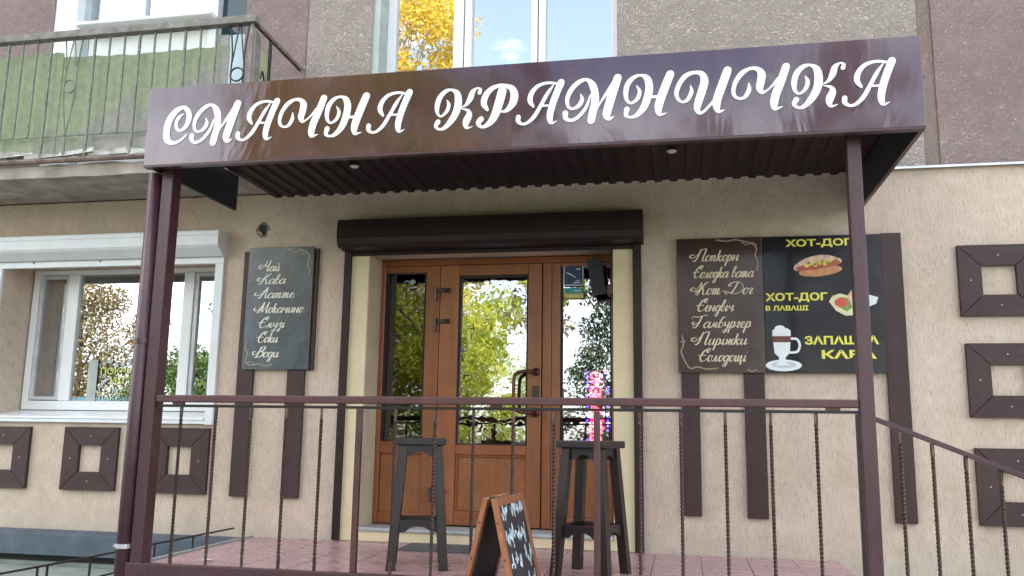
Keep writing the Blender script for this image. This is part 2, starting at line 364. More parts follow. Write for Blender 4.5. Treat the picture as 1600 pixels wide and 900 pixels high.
# ------------------------------------------------------------------ mesh helpers
class MB:
    def __init__(s): s.v = []; s.f = []
    def add(s, v, f):
        o = len(s.v); s.v += [tuple(p) for p in v]; s.f += [tuple(i + o for i in q) for q in f]; return s
    def box(s, x0, x1, y0, y1, z0, z1, rz=0, c=None):
        v = [(x, y, z) for x in (x0, x1) for y in (y0, y1) for z in (z0, z1)]
        if rz:
            cx, cy = c if c else ((x0 + x1) / 2, (y0 + y1) / 2); k, q = math.cos(rz), math.sin(rz)
            v = [(cx + (x - cx) * k - (y - cy) * q, cy + (x - cx) * q + (y - cy) * k, z) for x, y, z in v]
        return s.add(v, [(0, 1, 3, 2), (4, 6, 7, 5), (0, 4, 5, 1), (2, 3, 7, 6), (0, 2, 6, 4), (1, 5, 7, 3)])
    def hexa(s, bot, top):          # bot, top: 4 points each, same order
        return s.add(list(bot) + list(top), [(3, 2, 1, 0), (4, 5, 6, 7), (0, 1, 5, 4), (1, 2, 6, 5), (2, 3, 7, 6), (3, 0, 4, 7)])
    def prism(s, pts, axis, a0, a1):   # pts 2-D polygon; axis 'x': (y,z); 'y': (x,z); 'z': (x,y)
        def mk(p, a): return {'x': (a, p[0], p[1]), 'y': (p[0], a, p[1]), 'z': (p[0], p[1], a)}[axis]
        n = len(pts); v = [mk(p, a0) for p in pts] + [mk(p, a1) for p in pts]
        return s.add(v, [tuple(range(n))[::-1], tuple(range(n, 2 * n))] + [(i, (i + 1) % n, n + (i + 1) % n, n + i) for i in range(n)])
    def tube(s, pts, r, n=10, cap=True):
        pts = [Vector(p) for p in pts]; R = r if isinstance(r, (list, tuple)) else [r] * len(pts)
        prev = None; rings = []
        for i, p in enumerate(pts):
            d = (pts[min(i + 1, len(pts) - 1)] - pts[max(i - 1, 0)]).normalized()
            if prev is None:
                a = Vector((0, 0, 1)) if abs(d.z) < .9 else Vector((1, 0, 0)); u = d.cross(a).normalized()
            else: u = (prev - d * prev.dot(d)).normalized()
            prev = u; q = d.cross(u)
            rings.append([p + (u * math.cos(2 * PI * k / n) + q * math.sin(2 * PI * k / n)) * R[i] for k in range(n)])
        v = [x for rg in rings for x in rg]; f = []
        for i in range(len(rings) - 1):
            for k in range(n): f.append((i * n + k, i * n + (k + 1) % n, (i + 1) * n + (k + 1) % n, (i + 1) * n + k))
        if cap: f += [tuple(range(n))[::-1], tuple(range((len(rings) - 1) * n, len(rings) * n))]
        return s.add(v, f)
    def disc(s, c, rx, rz, y0, y1, n=20, a0=0, a1=2 * PI, rot=0):   # flat ellipse facing -Y
        full = abs(a1 - a0 - 2 * PI) < 1e-6; P = []
        for k in range(n if full else n + 1):
            a = a0 + (a1 - a0) * k / n; x, z = rx * math.cos(a), rz * math.sin(a)
            P.append((c[0] + x * math.cos(rot) - z * math.sin(rot), c[1] + x * math.sin(rot) + z * math.cos(rot)))
        return s.prism(P, 'y', y0, y1)
    def obj(s, name, mat, parent=None, bevel=0, smooth=False, **tags):
        me = bpy.data.meshes.new(name); me.from_pydata(s.v, [], s.f)
        bm = bmesh.new(); bm.from_mesh(me); bmesh.ops.recalc_face_normals(bm, faces=bm.faces); bm.to_mesh(me); bm.free()
        me.materials.append(mat)
        if smooth: me.shade_smooth()
        o = bpy.data.objects.new(name, me); COL.objects.link(o)
        if parent is not None:
            o.parent = parent
            if parent.type == 'EMPTY' or True:
                o.matrix_parent_inverse = Matrix.Identity(4)
        if bevel:
            b = o.modifiers.new('bevel', 'BEVEL'); b.width = bevel; b.segments = 2; b.limit_method = 'ANGLE'; b.angle_limit = math.radians(40)
            me.shade_smooth() if False else None
        for k, v in tags.items(): o[k] = v
        return o
def thing(name, label, cat, loc=(0, 0, 0), rz=0, group=None):
    o = bpy.data.objects.new(name, None); COL.objects.link(o); o.location = loc; o.rotation_euler = (0, 0, rz)
    o.empty_display_size = .1
    o['label'] = label; o['category'] = cat
    if group: o['group'] = group
    return o
def tag(o, label, cat, group=None):
    o['label'] = label; o['category'] = cat
    if group: o['group'] = group
    return o
def rebase(root, loc):
    """put an Empty root at its base without moving children built in world coordinates"""
    root.location = loc
    inv = Matrix.Translation(-Vector(loc))
    for c in root.children:
        c.data.transform(inv) if c.data and c.data.users == 1 else None
def copy_tree(o, parent=None):
    c = o.copy(); COL.objects.link(c); c.parent = parent
    if parent is not None: c.matrix_parent_inverse = Matrix.Identity(4)
    for ch in list(o.children): copy_tree(ch, c)
    return c
def structure(o): o['kind'] = 'structure'; return o

def catmull(P, n=6):
    P = [np.array(p, float) for p in P]
    if len(P) < 3: 
        return [P[0] + (P[1] - P[0]) * k / n for k in range(n + 1)]
    Q = [2 * P[0] - P[1]] + P + [2 * P[-1] - P[-2]]; out = []
    for i in range(1, len(Q) - 2):
        a, b, c, d = Q[i - 1:i + 3]
        for k in range(n):
            t = k / n
            out.append(.5 * (2 * b + (c - a) * t + (2 * a - 5 * b + 4 * c - d) * t * t + (3 * b - a - 3 * c + d) * t ** 3))
    out.append(P[-1]); return out
def ribbon(mb, pts, y0, y1, n=6, wfun=None):
    """brush stroke in the XZ plane: pts (x, z, width), between depths y0 (front) and y1"""
    C = catmull(pts, n); L = []; Rr = []
    for i, p in enumerate(C):
        d = C[min(i + 1, len(C) - 1)][:2] - C[max(i - 1, 0)][:2]
        d = d / (np.hypot(*d) + 1e-9); nn = np.array([-d[1], d[0]])
        w = (p[2] if wfun is None else wfun(d)) / 2
        w = max(w, .0002)
        L.append(p[:2] + nn * w); Rr.append(p[:2] - nn * w)
    m = len(C); v = []
    for y in (y0, y1):
        v += [(a[0], y, a[1]) for a in L] + [(a[0], y, a[1]) for a in Rr]
    f = []
    for i in range(m - 1):
        f.append((i, i + 1, m + i + 1, m + i)); f.append((2 * m + i, 3 * m + i, 3 * m + i + 1, 2 * m + i + 1))
        f.append((i, 2 * m + i, 2 * m + i + 1, i + 1)); f.append((m + i, m + i + 1, 3 * m + i + 1, 3 * m + i))
    f.append((0, m, 3 * m, 2 * m)); f.append((m - 1, 3 * m - 1, 4 * m - 1, 2 * m - 1))
    mb.add(v, f)
    # round cap at a blunt end
    for e in (0, -1):
        w = C[e][2] / 2 if wfun is None else 0
        if w > .004:
            mb.disc((C[e][0], C[e][1]), w * .98, w * .98, y0 + .0004, y1, 12)

def block_text(body, x0, x1, z0, z1, y, mat, name='lettering', parent=None, bold=.02, depth=.0015, turn=False, shear=0):
    c = bpy.data.curves.new(name, 'FONT'); c.body = body; c.size = 1; c.offset = bold; c.shear = shear; c.resolution_u = 3
    o = bpy.data.objects.new(name, c); COL.objects.link(o)
    me = bpy.data.meshes.new_from_object(o.evaluated_get(bpy.context.evaluated_depsgraph_get()))
    bpy.data.objects.remove(o); 
    n = len(me.vertices); co = np.empty(n * 3); me.vertices.foreach_get('co', co); co = co.reshape(-1, 3)
    u, v = co[:, 0], co[:, 1]
    if turn: u, v = -v, u
    X = x0 + (u - u.min()) / (u.max() - u.min()) * (x1 - x0); Z = z0 + (v - v.min()) / (v.max() - v.min()) * (z1 - z0)
    faces = [tuple(p.vertices) for p in me.polygons]
    mb = MB(); mb.add(np.stack([X, np.full(n, y), Z], 1), faces)
    bpy.data.meshes.remove(me)
    return mb.obj(name, mat, parent)
# ------------------------------------------------------------------ brush strokes of the sign lettering (metres, on the fascia)
GLYPHS= {'С':[[(0.164,-0.024,0.004),(0.143,-0.047,0.014),(0.112,-0.069,0.019),(0.07,-0.079,0.024),(0.032,-0.056,0.0431),(0.021,-0.007,0.046),(0.032,0.063,0.0481),(0.071,0.123,0.0431),(0.123,0.148,0.0251),(0.158,0.122,0.0341),(0.168,0.078,0.0361),(0.153,0.027,0.0301),(0.117,-0.001,0.019),(0.09,0.015,0.021),(0.084,0.052,0.0231),(0.099,0.085,0.0231),(0.131,0.107,0.004)]],'М':[[(-0.232,-0.081,0.004),(-0.224,-0.117,0.0241),(-0.244,-0.152,0.024),(-0.278,-0.167,0.015),(-0.303,-0.149,0.019),(-0.306,-0.102,0.0251),(-0.28,-0.047,0.0291),(-0.237,-0.009,0.027),(-0.197,0.0,0.02),(-0.165,-0.034,0.042),(-0.151,-0.091,0.0451),(-0.153,-0.147,0.0471),(-0.164,-0.197,0.0471),(-0.173,-0.242,0.045)],[(-0.176,-0.089,0.0081),(-0.2,-0.16,0.018),(-0.242,-0.214,0.022),(-0.283,-0.235,0.02),(-0.315,-0.221,0.026),(-0.318,-0.19,0.0351)],[(-0.155,-0.198,0.008),(-0.117,-0.134,0.012),(-0.076,-0.075,0.023),(-0.028,-0.006,0.0321)],[(-0.024,0.0,0.0471),(-0.054,-0.092,0.0511),(-0.079,-0.177,0.05),(-0.086,-0.217,0.045),(-0.072,-0.239,0.023),(-0.047,-0.225,0.004)]],'А':[[(-0.18,-0.135,0.016),(-0.199,-0.099,0.0311),(-0.19,-0.055,0.0291),(-0.157,-0.017,0.0231),(-0.117,-0.002,0.018),(-0.077,-0.001,0.016),(-0.042,-0.009,0.013),(-0.018,-0.007,0.0081)],[(-0.021,-0.001,0.0421),(-0.047,-0.065,0.0411),(-0.07,-0.13,0.0411),(-0.084,-0.191,0.0391),(-0.082,-0.227,0.03),(-0.07,-0.24,0.015),(-0.043,-0.227,0.002)],[(-0.064,-0.013,0.006),(-0.098,-0.062,0.021),(-0.131,-0.122,0.022),(-0.17,-0.19,0.0241),(-0.208,-0.228,0.0191),(-0.24,-0.237,0.016),(-0.265,-0.219,0.0261),(-0.265,-0.193,0.0291)],[(-0.136,-0.135,0.013),(-0.088,-0.136,0.012)]],'Ч':[[(-0.218,-0.08,0.004),(-0.217,-0.12,0.0241),(-0.239,-0.159,0.0211),(-0.266,-0.168,0.014),(-0.292,-0.153,0.019),(-0.299,-0.117,0.023),(-0.284,-0.067,0.0261),(-0.25,-0.022,0.0281),(-0.207,0.0,0.0191),(-0.17,-0.006,0.0271),(-0.15,-0.033,0.0431),(-0.154,-0.076,0.0441),(-0.162,-0.112,0.0401),(-0.151,-0.139,0.0231),(-0.127,-0.132,0.011),(-0.098,-0.107,0.011),(-0.064,-0.069,0.021)],[(-0.021,-0.001,0.0432),(-0.052,-0.088,0.0461),(-0.079,-0.154,0.0471),(-0.09,-0.207,0.0431),(-0.085,-0.236,0.023),(-0.046,-0.226,0.003)]],'И':[[(-0.226,-0.073,0.003),(-0.22,-0.111,0.0231),(-0.242,-0.156,0.021),(-0.27,-0.168,0.015),(-0.293,-0.149,0.018),(-0.301,-0.111,0.026),(-0.281,-0.056,0.0281),(-0.245,-0.015,0.0281),(-0.198,-0.002,0.021),(-0.162,-0.014,0.0331),(-0.15,-0.056,0.0461),(-0.164,-0.11,0.0472),(-0.182,-0.164,0.0451),(-0.192,-0.207,0.0371),(-0.181,-0.236,0.02),(-0.154,-0.226,0.015),(-0.124,-0.195,0.015),(-0.087,-0.157,0.021)],[(-0.026,-0.001,0.0471),(-0.053,-0.076,0.0492),(-0.08,-0.148,0.0491),(-0.089,-0.198,0.044),(-0.079,-0.234,0.021),(-0.046,-0.226,0.003)]],'Н':[[(-0.213,-0.058,0.004),(-0.195,-0.094,0.0211),(-0.206,-0.134,0.0221),(-0.239,-0.16,0.015),(-0.265,-0.142,0.02),(-0.271,-0.096,0.0291),(-0.259,-0.046,0.0311),(-0.225,-0.01,0.024),(-0.186,-0.001,0.016),(-0.154,-0.021,0.0381),(-0.142,-0.068,0.0451),(-0.151,-0.127,0.0461),(-0.174,-0.189,0.041),(-0.212,-0.232,0.027),(-0.246,-0.242,0.015),(-0.271,-0.228,0.023),(-0.265,-0.194,0.0331)],[(-0.144,-0.131,0.017),(-0.085,-0.132,0.017)],[(-0.027,-0.005,0.0472),(-0.058,-0.083,0.0501),(-0.085,-0.158,0.0491),(-0.094,-0.203,0.043),(-0.086,-0.236,0.0211),(-0.048,-0.229,0.003)]],'К':[[(0.074,0.021,0.004),(0.087,-0.011,0.022),(0.075,-0.051,0.021),(0.042,-0.078,0.013),(0.02,-0.056,0.02),(0.018,-0.011,0.0321),(0.033,0.038,0.0321),(0.067,0.073,0.0251),(0.104,0.079,0.016),(0.136,0.054,0.0381),(0.143,-0.001,0.0461),(0.133,-0.054,0.0451),(0.105,-0.106,0.0391),(0.066,-0.148,0.025),(0.034,-0.156,0.015),(0.013,-0.136,0.0231),(0.025,-0.11,0.0321)],[(0.162,-0.032,0.003),(0.191,-0.016,0.018),(0.214,0.019,0.0351),(0.228,0.058,0.0311),(0.254,0.08,0.01),(0.273,0.071,0.0181),(0.268,0.052,0.0251)],[(0.162,-0.039,0.003),(0.201,-0.052,0.019),(0.21,-0.077,0.0371),(0.196,-0.112,0.0441),(0.191,-0.138,0.0331),(0.201,-0.158,0.016),(0.233,-0.15,0.003)]],'Р':[[(0.033,-0.023,0.021),(0.012,0.015,0.0371),(0.023,0.063,0.0381),(0.056,0.1,0.0311),(0.102,0.117,0.0221),(0.143,0.112,0.0241),(0.177,0.092,0.04),(0.19,0.052,0.0491),(0.18,0.005,0.0451),(0.148,-0.034,0.0261),(0.112,-0.042,0.008)],[(0.119,0.085,0.0551),(0.103,0.02,0.0541),(0.077,-0.063,0.049),(0.045,-0.108,0.0351),(0.006,-0.127,0.018),(-0.018,-0.104,0.0291),(-0.002,-0.078,0.0351)]]}
SIGN= [('С', -3.125, 3.351), ('М', -2.61, 3.503), ('А', -2.355, 3.504), ('Ч', -2.054, 3.503), ('Н', -1.78, 3.503), ('А', -1.52, 3.505), ('К', -1.388, 3.421), ('Р', -1.105, 3.391), ('А', -0.625, 3.505), ('М', -0.304, 3.509), ('Н', -0.013, 3.515), ('И', 0.293, 3.512), ('Ч', 0.594, 3.512), ('К', 0.593, 3.43), ('А', 1.127, 3.506)]
# ------------------------------------------------------------------ handwriting for the menu boards
CUR = {
'а': (.95, [[(.72,.8),(.48,1),(.15,.72),(.05,.3),(.25,0),(.55,.25),(.76,.95)], [(.78,1),(.68,.3),(.78,0),(1,.3)]]),
'й': (.9, [[(0,.7),(.15,1),(.1,.3),(.25,0),(.5,.3),(.66,1)], [(.66,1),(.58,.3),(.68,0),(.92,.3)], [(.25,1.5),(.42,1.3),(.64,1.5)]]),
'и': (.9, [[(0,.7),(.15,1),(.1,.3),(.25,0),(.5,.3),(.66,1)], [(.66,1),(.58,.3),(.68,0),(.92,.3)]]),
'в': (.65, [[(.05,.35),(.35,1.2),(.45,1.75),(.28,1.9),(.12,1.2),(.08,.3),(.3,0),(.55,.35),(.48,.8),(.2,.85)]]),
'т': (1.05, [[(0,.75),(.12,1),(.1,0)], [(.1,.55),(.3,1),(.42,.85),(.38,0)], [(.4,.6),(.62,1),(.74,.85),(.68,.2),(.8,0),(1.02,.3)]]),
'п': (.85, [[(0,.75),(.12,1),(.08,0)], [(.1,.55),(.38,1),(.52,.85),(.46,.2),(.58,0),(.85,.3)]]),
'м': (1.0, [[(0,.12),(.12,.05),(.34,1),(.38,.1),(.68,1),(.66,.2),(.76,0),(1,.3)]]),
'л': (.8, [[(0,.12),(.12,.05),(.38,1),(.44,.2),(.54,0),(.8,.3)]]),
'е': (.65, [[(.05,.4),(.48,.62),(.42,.95),(.2,.92),(.06,.42),(.22,0),(.48,.08),(.68,.35)]]),
'о': (.68, [[(.45,.95),(.2,.95),(.05,.4),(.22,0),(.48,.2),(.52,.75),(.38,.98),(.68,.8)]]),
'к': (.75, [[(.2,1.85),(.05,0)], [(.58,.95),(.12,.5),(.35,.42),(.42,.1),(.58,0),(.75,.3)]]),
'ч': (.85, [[(0,.8),(.12,1),(.1,.6),(.3,.5),(.55,.7),(.64,1)], [(.64,1),(.56,.2),(.66,0),(.88,.3)]]),
'н': (.85, [[(.1,1),(.04,0)], [(.06,.5),(.56,.52)], [(.62,1),(.54,.2),(.64,0),(.86,.3)]]),
'с': (.6, [[(.5,.85),(.3,1),(.06,.5),(.2,0),(.42,.06),(.6,.3)]]),
'у': (.85, [[(0,.8),(.12,1),(.1,.45),(.3,.3),(.55,.6),(.64,1)], [(.64,1),(.45,-.5),(.2,-.85),(.08,-.55),(.6,-.05),(.86,.3)]]),
'з': (.65, [[(.06,.82),(.3,1),(.46,.78),(.2,.5),(.44,.25),(.32,-.5),(.12,-.75),(.08,-.45),(.66,.2)]]),
'і': (.42, [[(.05,.75),(.16,1),(.1,.2),(.2,0),(.42,.3)], [(.26,1.38),(.25,1.5)]]),
'р': (.75, [[(.02,.7),(.14,1),(-.08,-.9)], [(.06,.6),(.32,1),(.5,.78),(.48,.25),(.26,0),(.14,.1)], [(.45,.1),(.74,.3)]]),
'д': (.8, [[(.6,.8),(.4,1),(.12,.7),(.05,.3),(.22,0),(.48,.3),(.64,.95)], [(.65,1),(.5,-.5),(.25,-.85),(.1,-.55),(.55,-.05),(.8,.3)]]),
'г': (.6, [[(.04,.72),(.2,1),(.42,.82),(.2,.3),(.32,0),(.6,.3)]]),
'б': (.7, [[(.72,1.75),(.4,1.75),(.14,1.1),(.05,.4),(.22,0),(.5,.3),(.48,.85),(.2,.85)]]),
'ж': (1.1, [[(0,.9),(.16,.85),(.2,.3),(0,.02)], [(.1,.5),(.9,.5)], [(.52,1),(.46,0)], [(.98,.95),(.8,.85),(.78,.2),(.9,0),(1.1,.3)]]),
'щ': (1.2, [[(0,.7),(.12,1),(.08,.2),(.2,0),(.4,.3),(.5,1)], [(.5,1),(.44,.2),(.56,0),(.76,.3),(.86,1)], [(.86,1),(.8,.2),(.88,0),(.98,-.1),(.9,-.5),(.8,-.3),(1.2,.3)]]),
'-': (.7, [[(.1,.5),(.6,.52)]]), ' ': (.55, []),
'Ч': (1.7, [[(.35,1.1),(.0,1.2),(-.3,.8),(.1,.5),(.55,1.1),(.85,2.1),(.75,1.1),(1.0,.9),(1.35,1.3),(1.5,2.1)], [(1.5,2.15),(1.3,.5),(1.42,0),(1.6,.25)]]),
'К': (1.7, [[(.4,1.0),(.0,1.25),(-.25,.8),(.25,.55),(.7,1.2),(.95,2.1),(.75,.9),(.5,.1),(.2,0),(.1,.3)], [(1.65,2.1),(1.4,1.9),(.85,1.05),(1.1,.9),(1.25,.2),(1.45,0),(1.65,.25)]]),
'Л': (1.5, [[(-.3,1.1),(-.45,.7),(.0,.5),(.5,.9),(1.15,2.15)], [(1.15,2.15),(.6,.5),(.3,0),(.1,.15)], [(1.15,2.15),(1.15,.4),(1.28,0),(1.45,.25)]]),
'М': (2.0, [[(-.3,1.0),(-.45,.6),(.0,.4),(.5,.9),(.95,2.1)], [(.95,2.1),(.6,.6),(.3,0),(.15,.15)], [(.95,2.1),(1.0,.1),(1.7,2.1)], [(1.7,2.15),(1.65,.4),(1.78,0),(1.95,.25)]]),
'С': (1.2, [[(1.2,1.75),(1.25,2.1),(.95,2.1),(.85,1.6),(1.1,1.5),(1.15,1.9)], [(1.0,2.12),(.45,1.7),(.15,.7),(.4,.02),(.85,.15),(1.15,.5)], [(-.25,.95),(.35,1.05),(.9,1.0)]]),
'В': (1.5, [[(.3,1.0),(-.1,1.1),(-.2,.6),(.3,.5),(.8,1.4),(1.2,2.1),(1.45,1.8),(1.2,1.25),(.9,1.1)], [(.9,1.1),(1.35,.9),(1.3,.3),(.8,0),(.4,.2)], [(.85,2.0),(.55,.1),(.2,.0)]]),
'П': (1.9, [[(.3,1.0),(-.1,1.2),(-.35,.8),(.2,.6),(.7,1.3),(.95,2.15)], [(.95,2.15),(.7,.5),(.4,0),(.2,.2)], [(.85,1.7),(1.3,2.15),(1.65,2.0),(1.5,.4),(1.62,0),(1.85,.25)]]),
'Х': (1.8, [[(.3,1.0),(-.1,1.2),(-.3,.8),(.2,.6),(.6,1.3),(.8,2.1),(.9,1.1),(.7,0),(.4,.1)], [(1.7,2.1),(1.4,1.95),(1.0,1.1),(.4,.3)], [(.75,1.15),(1.2,1.0),(1.35,.2),(1.5,0),(1.75,.25)]]),
'Г': (1.5, [[(-.3,1.5),(-.15,1.9),(.5,1.8),(1.0,2.0),(1.7,2.2)], [(1.0,2.0),(.75,.6),(.4,0),(.1,.2),(.2,.5)], [(.2,1.0),(-.1,.8),(.3,.6),(.7,.9)]]),
'Д': (2.0, [[(.2,.0),(-.2,.2),(.1,.4),(.8,.1),(1.5,.2),(1.9,1.0),(1.6,1.8),(.9,2.1),(.2,1.8),(.1,1.4),(.5,1.5)], [(1.1,2.0),(.9,1.0),(.65,.25)]]),
}
def write_line(mb, text, x0, x1, z, xh, y, pen=.16, slant=.36):
    """one line of handwriting from x0 to x1, baseline z, x-height xh"""
    adv = sum(CUR[c][0] for c in text); sx = (x1 - x0) / (adv + .1); cx = 0; k = 0
    for c in text:
        wd, st = CUR[c]
        for s in st:
            pts = [(x0 + (cx + px) * sx + pz * xh * slant * .8, z + pz * xh, .01) for px, pz in s]
            def wf(d, pen=pen * xh): return pen * (.45 + .95 * max(0, -d[1]) + .15 * abs(d[0]))
            ribbon(mb, pts, y - .0002 * (k % 4), y + .002, 4, wf); k += 1
        cx += wd
def base_at(root, loc):
    """the Empty goes to the thing's base; its parts stay where they are"""
    root.location = loc
    for c in root.children: c.location = Vector(c.location) - Vector(loc)

# ================================================================== SETTING
gr = MB().box(-160, 160, -200, 60, -.3, 0).obj('ground', M['grass_soil']); structure(gr)
structure(MB().box(-60, 60, -8.6, 3, 0, .004).obj('pavement', M['paving']))
structure(MB().box(-160, 160, -13.6, -8.75, .0, .005).obj('road', M['asphalt']))
k = MB()
for x in range(-40, 40): k.box(x + .01, x + .99, -8.75, -8.6, 0, .12)
structure(k.obj('kerb', M['concrete'], bevel=.01))

# raised concrete apron along the foot of the wall, left of the porch
structure(MB().box(-9, -3.62, -1.25, -.02, 0, .47).obj('concrete_apron', M['pale_plinth']))

# ================================================================== BUILDING
bld = thing('apartment_building', 'block of flats, cream bark stucco below and rough pink grey render above', 'building')
def wall(name, x0, x1, z0, z1, y0, y1, holes, mat):
    """slab with rectangular openings (front, back and reveals, no coincident faces)"""
    xs = sorted({x0, x1, *[h[0] for h in holes], *[h[1] for h in holes]}); zs = sorted({z0, z1, *[h[2] for h in holes], *[h[3] for h in holes]})
    mb = MB()
    def hole(xa, za): return any(h[0] <= xa < h[1] and h[2] <= za < h[3] for h in holes)
    nx, nz = len(xs) - 1, len(zs) - 1
    for i in range(nx):
        for j in range(nz):
            if hole(xs[i], zs[j]): continue
            a, b, c, d = xs[i], xs[i + 1], zs[j], zs[j + 1]
            mb.add([(a, y0, c), (b, y0, c), (b, y0, d), (a, y0, d)], [(0, 1, 2, 3)])
            mb.add([(a, y1, c), (b, y1, c), (b, y1, d), (a, y1, d)], [(3, 2, 1, 0)])
            if i == 0 or hole(xs[i - 1], c): mb.add([(a, y0, c), (a, y1, c), (a, y1, d), (a, y0, d)], [(3, 2, 1, 0)])
            if i == nx - 1 or hole(xs[i + 1], c): mb.add([(b, y0, c), (b, y1, c), (b, y1, d), (b, y0, d)], [(0, 1, 2, 3)])
            if j == 0 or hole(a, zs[j - 1]): mb.add([(a, y0, c), (b, y0, c), (b, y1, c), (a, y1, c)], [(3, 2, 1, 0)])
            if j == nz - 1 or hole(a, zs[j + 1]): mb.add([(a, y0, d), (b, y0, d), (b, y1, d), (a, y1, d)], [(0, 1, 2, 3)])
    me = bpy.data.meshes.new(name); me.from_pydata(mb.v, [], mb.f); me.materials.append(mat)
    o = bpy.data.objects.new(name, me); COL.objects.link(o); o.parent = bld
    return o
DX0, DX1, DZ0, DZ1 = -2.377, -.49, .82, 2.912       # door opening
WX0, WX1, WZ0, WZ1 = -5.66, -3.675, 1.62, 2.905     # salon window opening
UX0, UX1, UZ0, UZ1 = -2.46, -.455, 4.22, 5.75       # window above the canopy
wall('ground_floor_wall', -10, 7, 0, 3.415, 0, .42, [(DX0, DX1, DZ0, DZ1), (WX0, WX1, WZ0, WZ1)], M['bark'])
wall('upper_wall', -3.03, 1.70, 3.43, 8.4, .05, .42, [(UX0, UX1, UZ0, UZ1)], M['grey_rough'])
wall('upper_wall_red', -10, -3.034, 3.43, 8.4, .045, .42, [(-5.49, -3.60, 3.52, 6.0)], M['red_rough'])
wall('upper_wall_red', 1.80, 7, 3.43, 8.4, .045, .42, [], M['red_rough'])
wall('panel_seam', 1.702, 1.798, 3.43, 8.4, .056, .42, [], M['seam'])
MB().prism([(-.03, 3.402), (-.03, 3.418), (.044, 3.436), (.044, 3.42), (-.022, 3.409), (-.022, 3.402)], 'x', 1.27, 7).obj('drip_flashing', M['flash'], bld)
MB().box(-10, 7, .42, 9, 0, 8.4).obj('roof_block', M['red_rough'], bld) if False else None
MB().box(-10, 7, 2.9, 9, 0, 8.4).obj('rear_block', M['red_rough'], bld)
MB().box(-10, 7, .42, 2.9, 6.2, 8.4).obj('upper_block', M['red_rough'], bld)
MB().box(-10, -9.6, .42, 2.9, 0, 6.2).obj('side_wall', M['red_rough'], bld); MB().box(6.6, 7, .42, 2.9, 0, 6.2).obj('side_wall', M['red_rough'], bld)
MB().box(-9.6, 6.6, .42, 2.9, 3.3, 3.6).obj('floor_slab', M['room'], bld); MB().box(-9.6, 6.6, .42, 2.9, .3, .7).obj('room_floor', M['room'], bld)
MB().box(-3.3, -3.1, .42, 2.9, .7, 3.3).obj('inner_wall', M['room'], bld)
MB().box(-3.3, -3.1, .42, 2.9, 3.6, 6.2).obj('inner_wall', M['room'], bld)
# slate blue plinth ledge and lower pale band
MB().prism([(0, .735), (-.11, .722), (-.135, .715), (-.135, .555), (-.03, .550), (0, .55)], 'x', -10, -3.25).obj('plinth_ledge', M['plinth'], bld, bevel=.004)
MB().box(-10, -3.25, -.05, -.003, .50, .549).obj('plinth_shadow_gap', M['dark'], bld)
MB().box(-10, -3.25, -.07, -.003, .02, .499).obj('lower_plinth', M['pale_plinth'], bld)

# --- knocked out hole in the stucco
hp = [(-3.335, 3.165), (-3.30, 3.172), (-3.262, 3.165), (-3.255, 3.125), (-3.262, 3.098), (-3.278, 3.072), (-3.292, 3.075), (-3.298, 3.095), (-3.322, 3.112)]
MB().prism(hp, 'y', -.004, .002).obj('broken_hole', M['dark'], bld)
hm = MB()
rr = random.Random(3)
for i in range(16):
    a = rr.uniform(0, 2 * PI); p = (-3.292 + .047 * math.cos(a), 3.122 + .055 * math.sin(a)); s = rr.uniform(.006, .013)
    hm.box(p[0] - s, p[0] + s, -.008, .002, p[1] - s * .8, p[1] + s * .8, rr.uniform(0, 1))
hm.obj('crumbled_edge', M['old_conc'], bld)

def pane(name, x0, x1, z0, z1, y, mat, parent, tilt=0.0):
    dy = math.tan(tilt) * (z1 - z0)
    mb = MB(); t = .006
    mb.hexa([(x0, y, z0), (x1, y, z0), (x1, y + t, z0), (x0, y + t, z0)], [(x0, y + dy, z1), (x1, y + dy, z1), (x1, y + dy + t, z1), (x0, y + dy + t, z1)])
    return mb.obj(name, mat, parent)

# --- salon window (left): frame at y .33, three lights
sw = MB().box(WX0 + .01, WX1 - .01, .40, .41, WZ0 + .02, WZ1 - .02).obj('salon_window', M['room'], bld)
sw.data.clear_geometry()
v = MB(); v.box(WX0 + .02, -5.58, .33, .40, 1.68, 2.90); v.box(-3.76, WX1 - .001, .33, .40, 1.68, 2.90); v.box(-5.58, -3.76, .332, .40, 2.86, 2.90); v.box(-5.58, -3.76, .332, .40, 1.68, 1.758)
sw2 = v.obj('window_frame', M['white'], sw, bevel=.004)
MB().box(-5.285, -5.175, .325, .40, 1.759, 2.859).obj('mullion', M['white'], sw, bevel=.006)
MB().box(-4.165, -4.07, .325, .40, 1.759, 2.859).obj('mullion', M['white'], sw, bevel=.006)
SASH = simple('grey_white_sash', (.55, .58, .60), .35)
for a, b in ((-5.575, -5.29), (-4.065, -3.765)):
    v = MB(); v.box(a, a + .035, .338, .38, 1.765, 2.855); v.box(b - .03, b, .338, .38, 1.765, 2.855); v.box(a + .035, b - .03, .338, .38, 1.765, 1.795); v.box(a + .035, b - .03, .338, .38, 2.825, 2.855)
    v.obj('sash', SASH, sw, bevel=.003)
pane('glass_pane', -5.545, -5.318, 1.79, 2.83, .36, M['glass_win'], sw, .0)
pane('glass_pane', -5.174, -4.166, 1.755, 2.865, .35, M['glass_win'], sw, math.radians(.35))
pane('glass_pane', -4.035, -3.79, 1.79, 2.83, .36, M['glass_win'], sw, 0)
v = MB(); v.prism([(-.035, 1.606), (-.035, 1.622), (.33, 1.675), (.33, 1.655), (.0, 1.606)], 'x', WX0 + .005, WX1 - .005).obj('window_sill', M['white'], sw, bevel=.002)
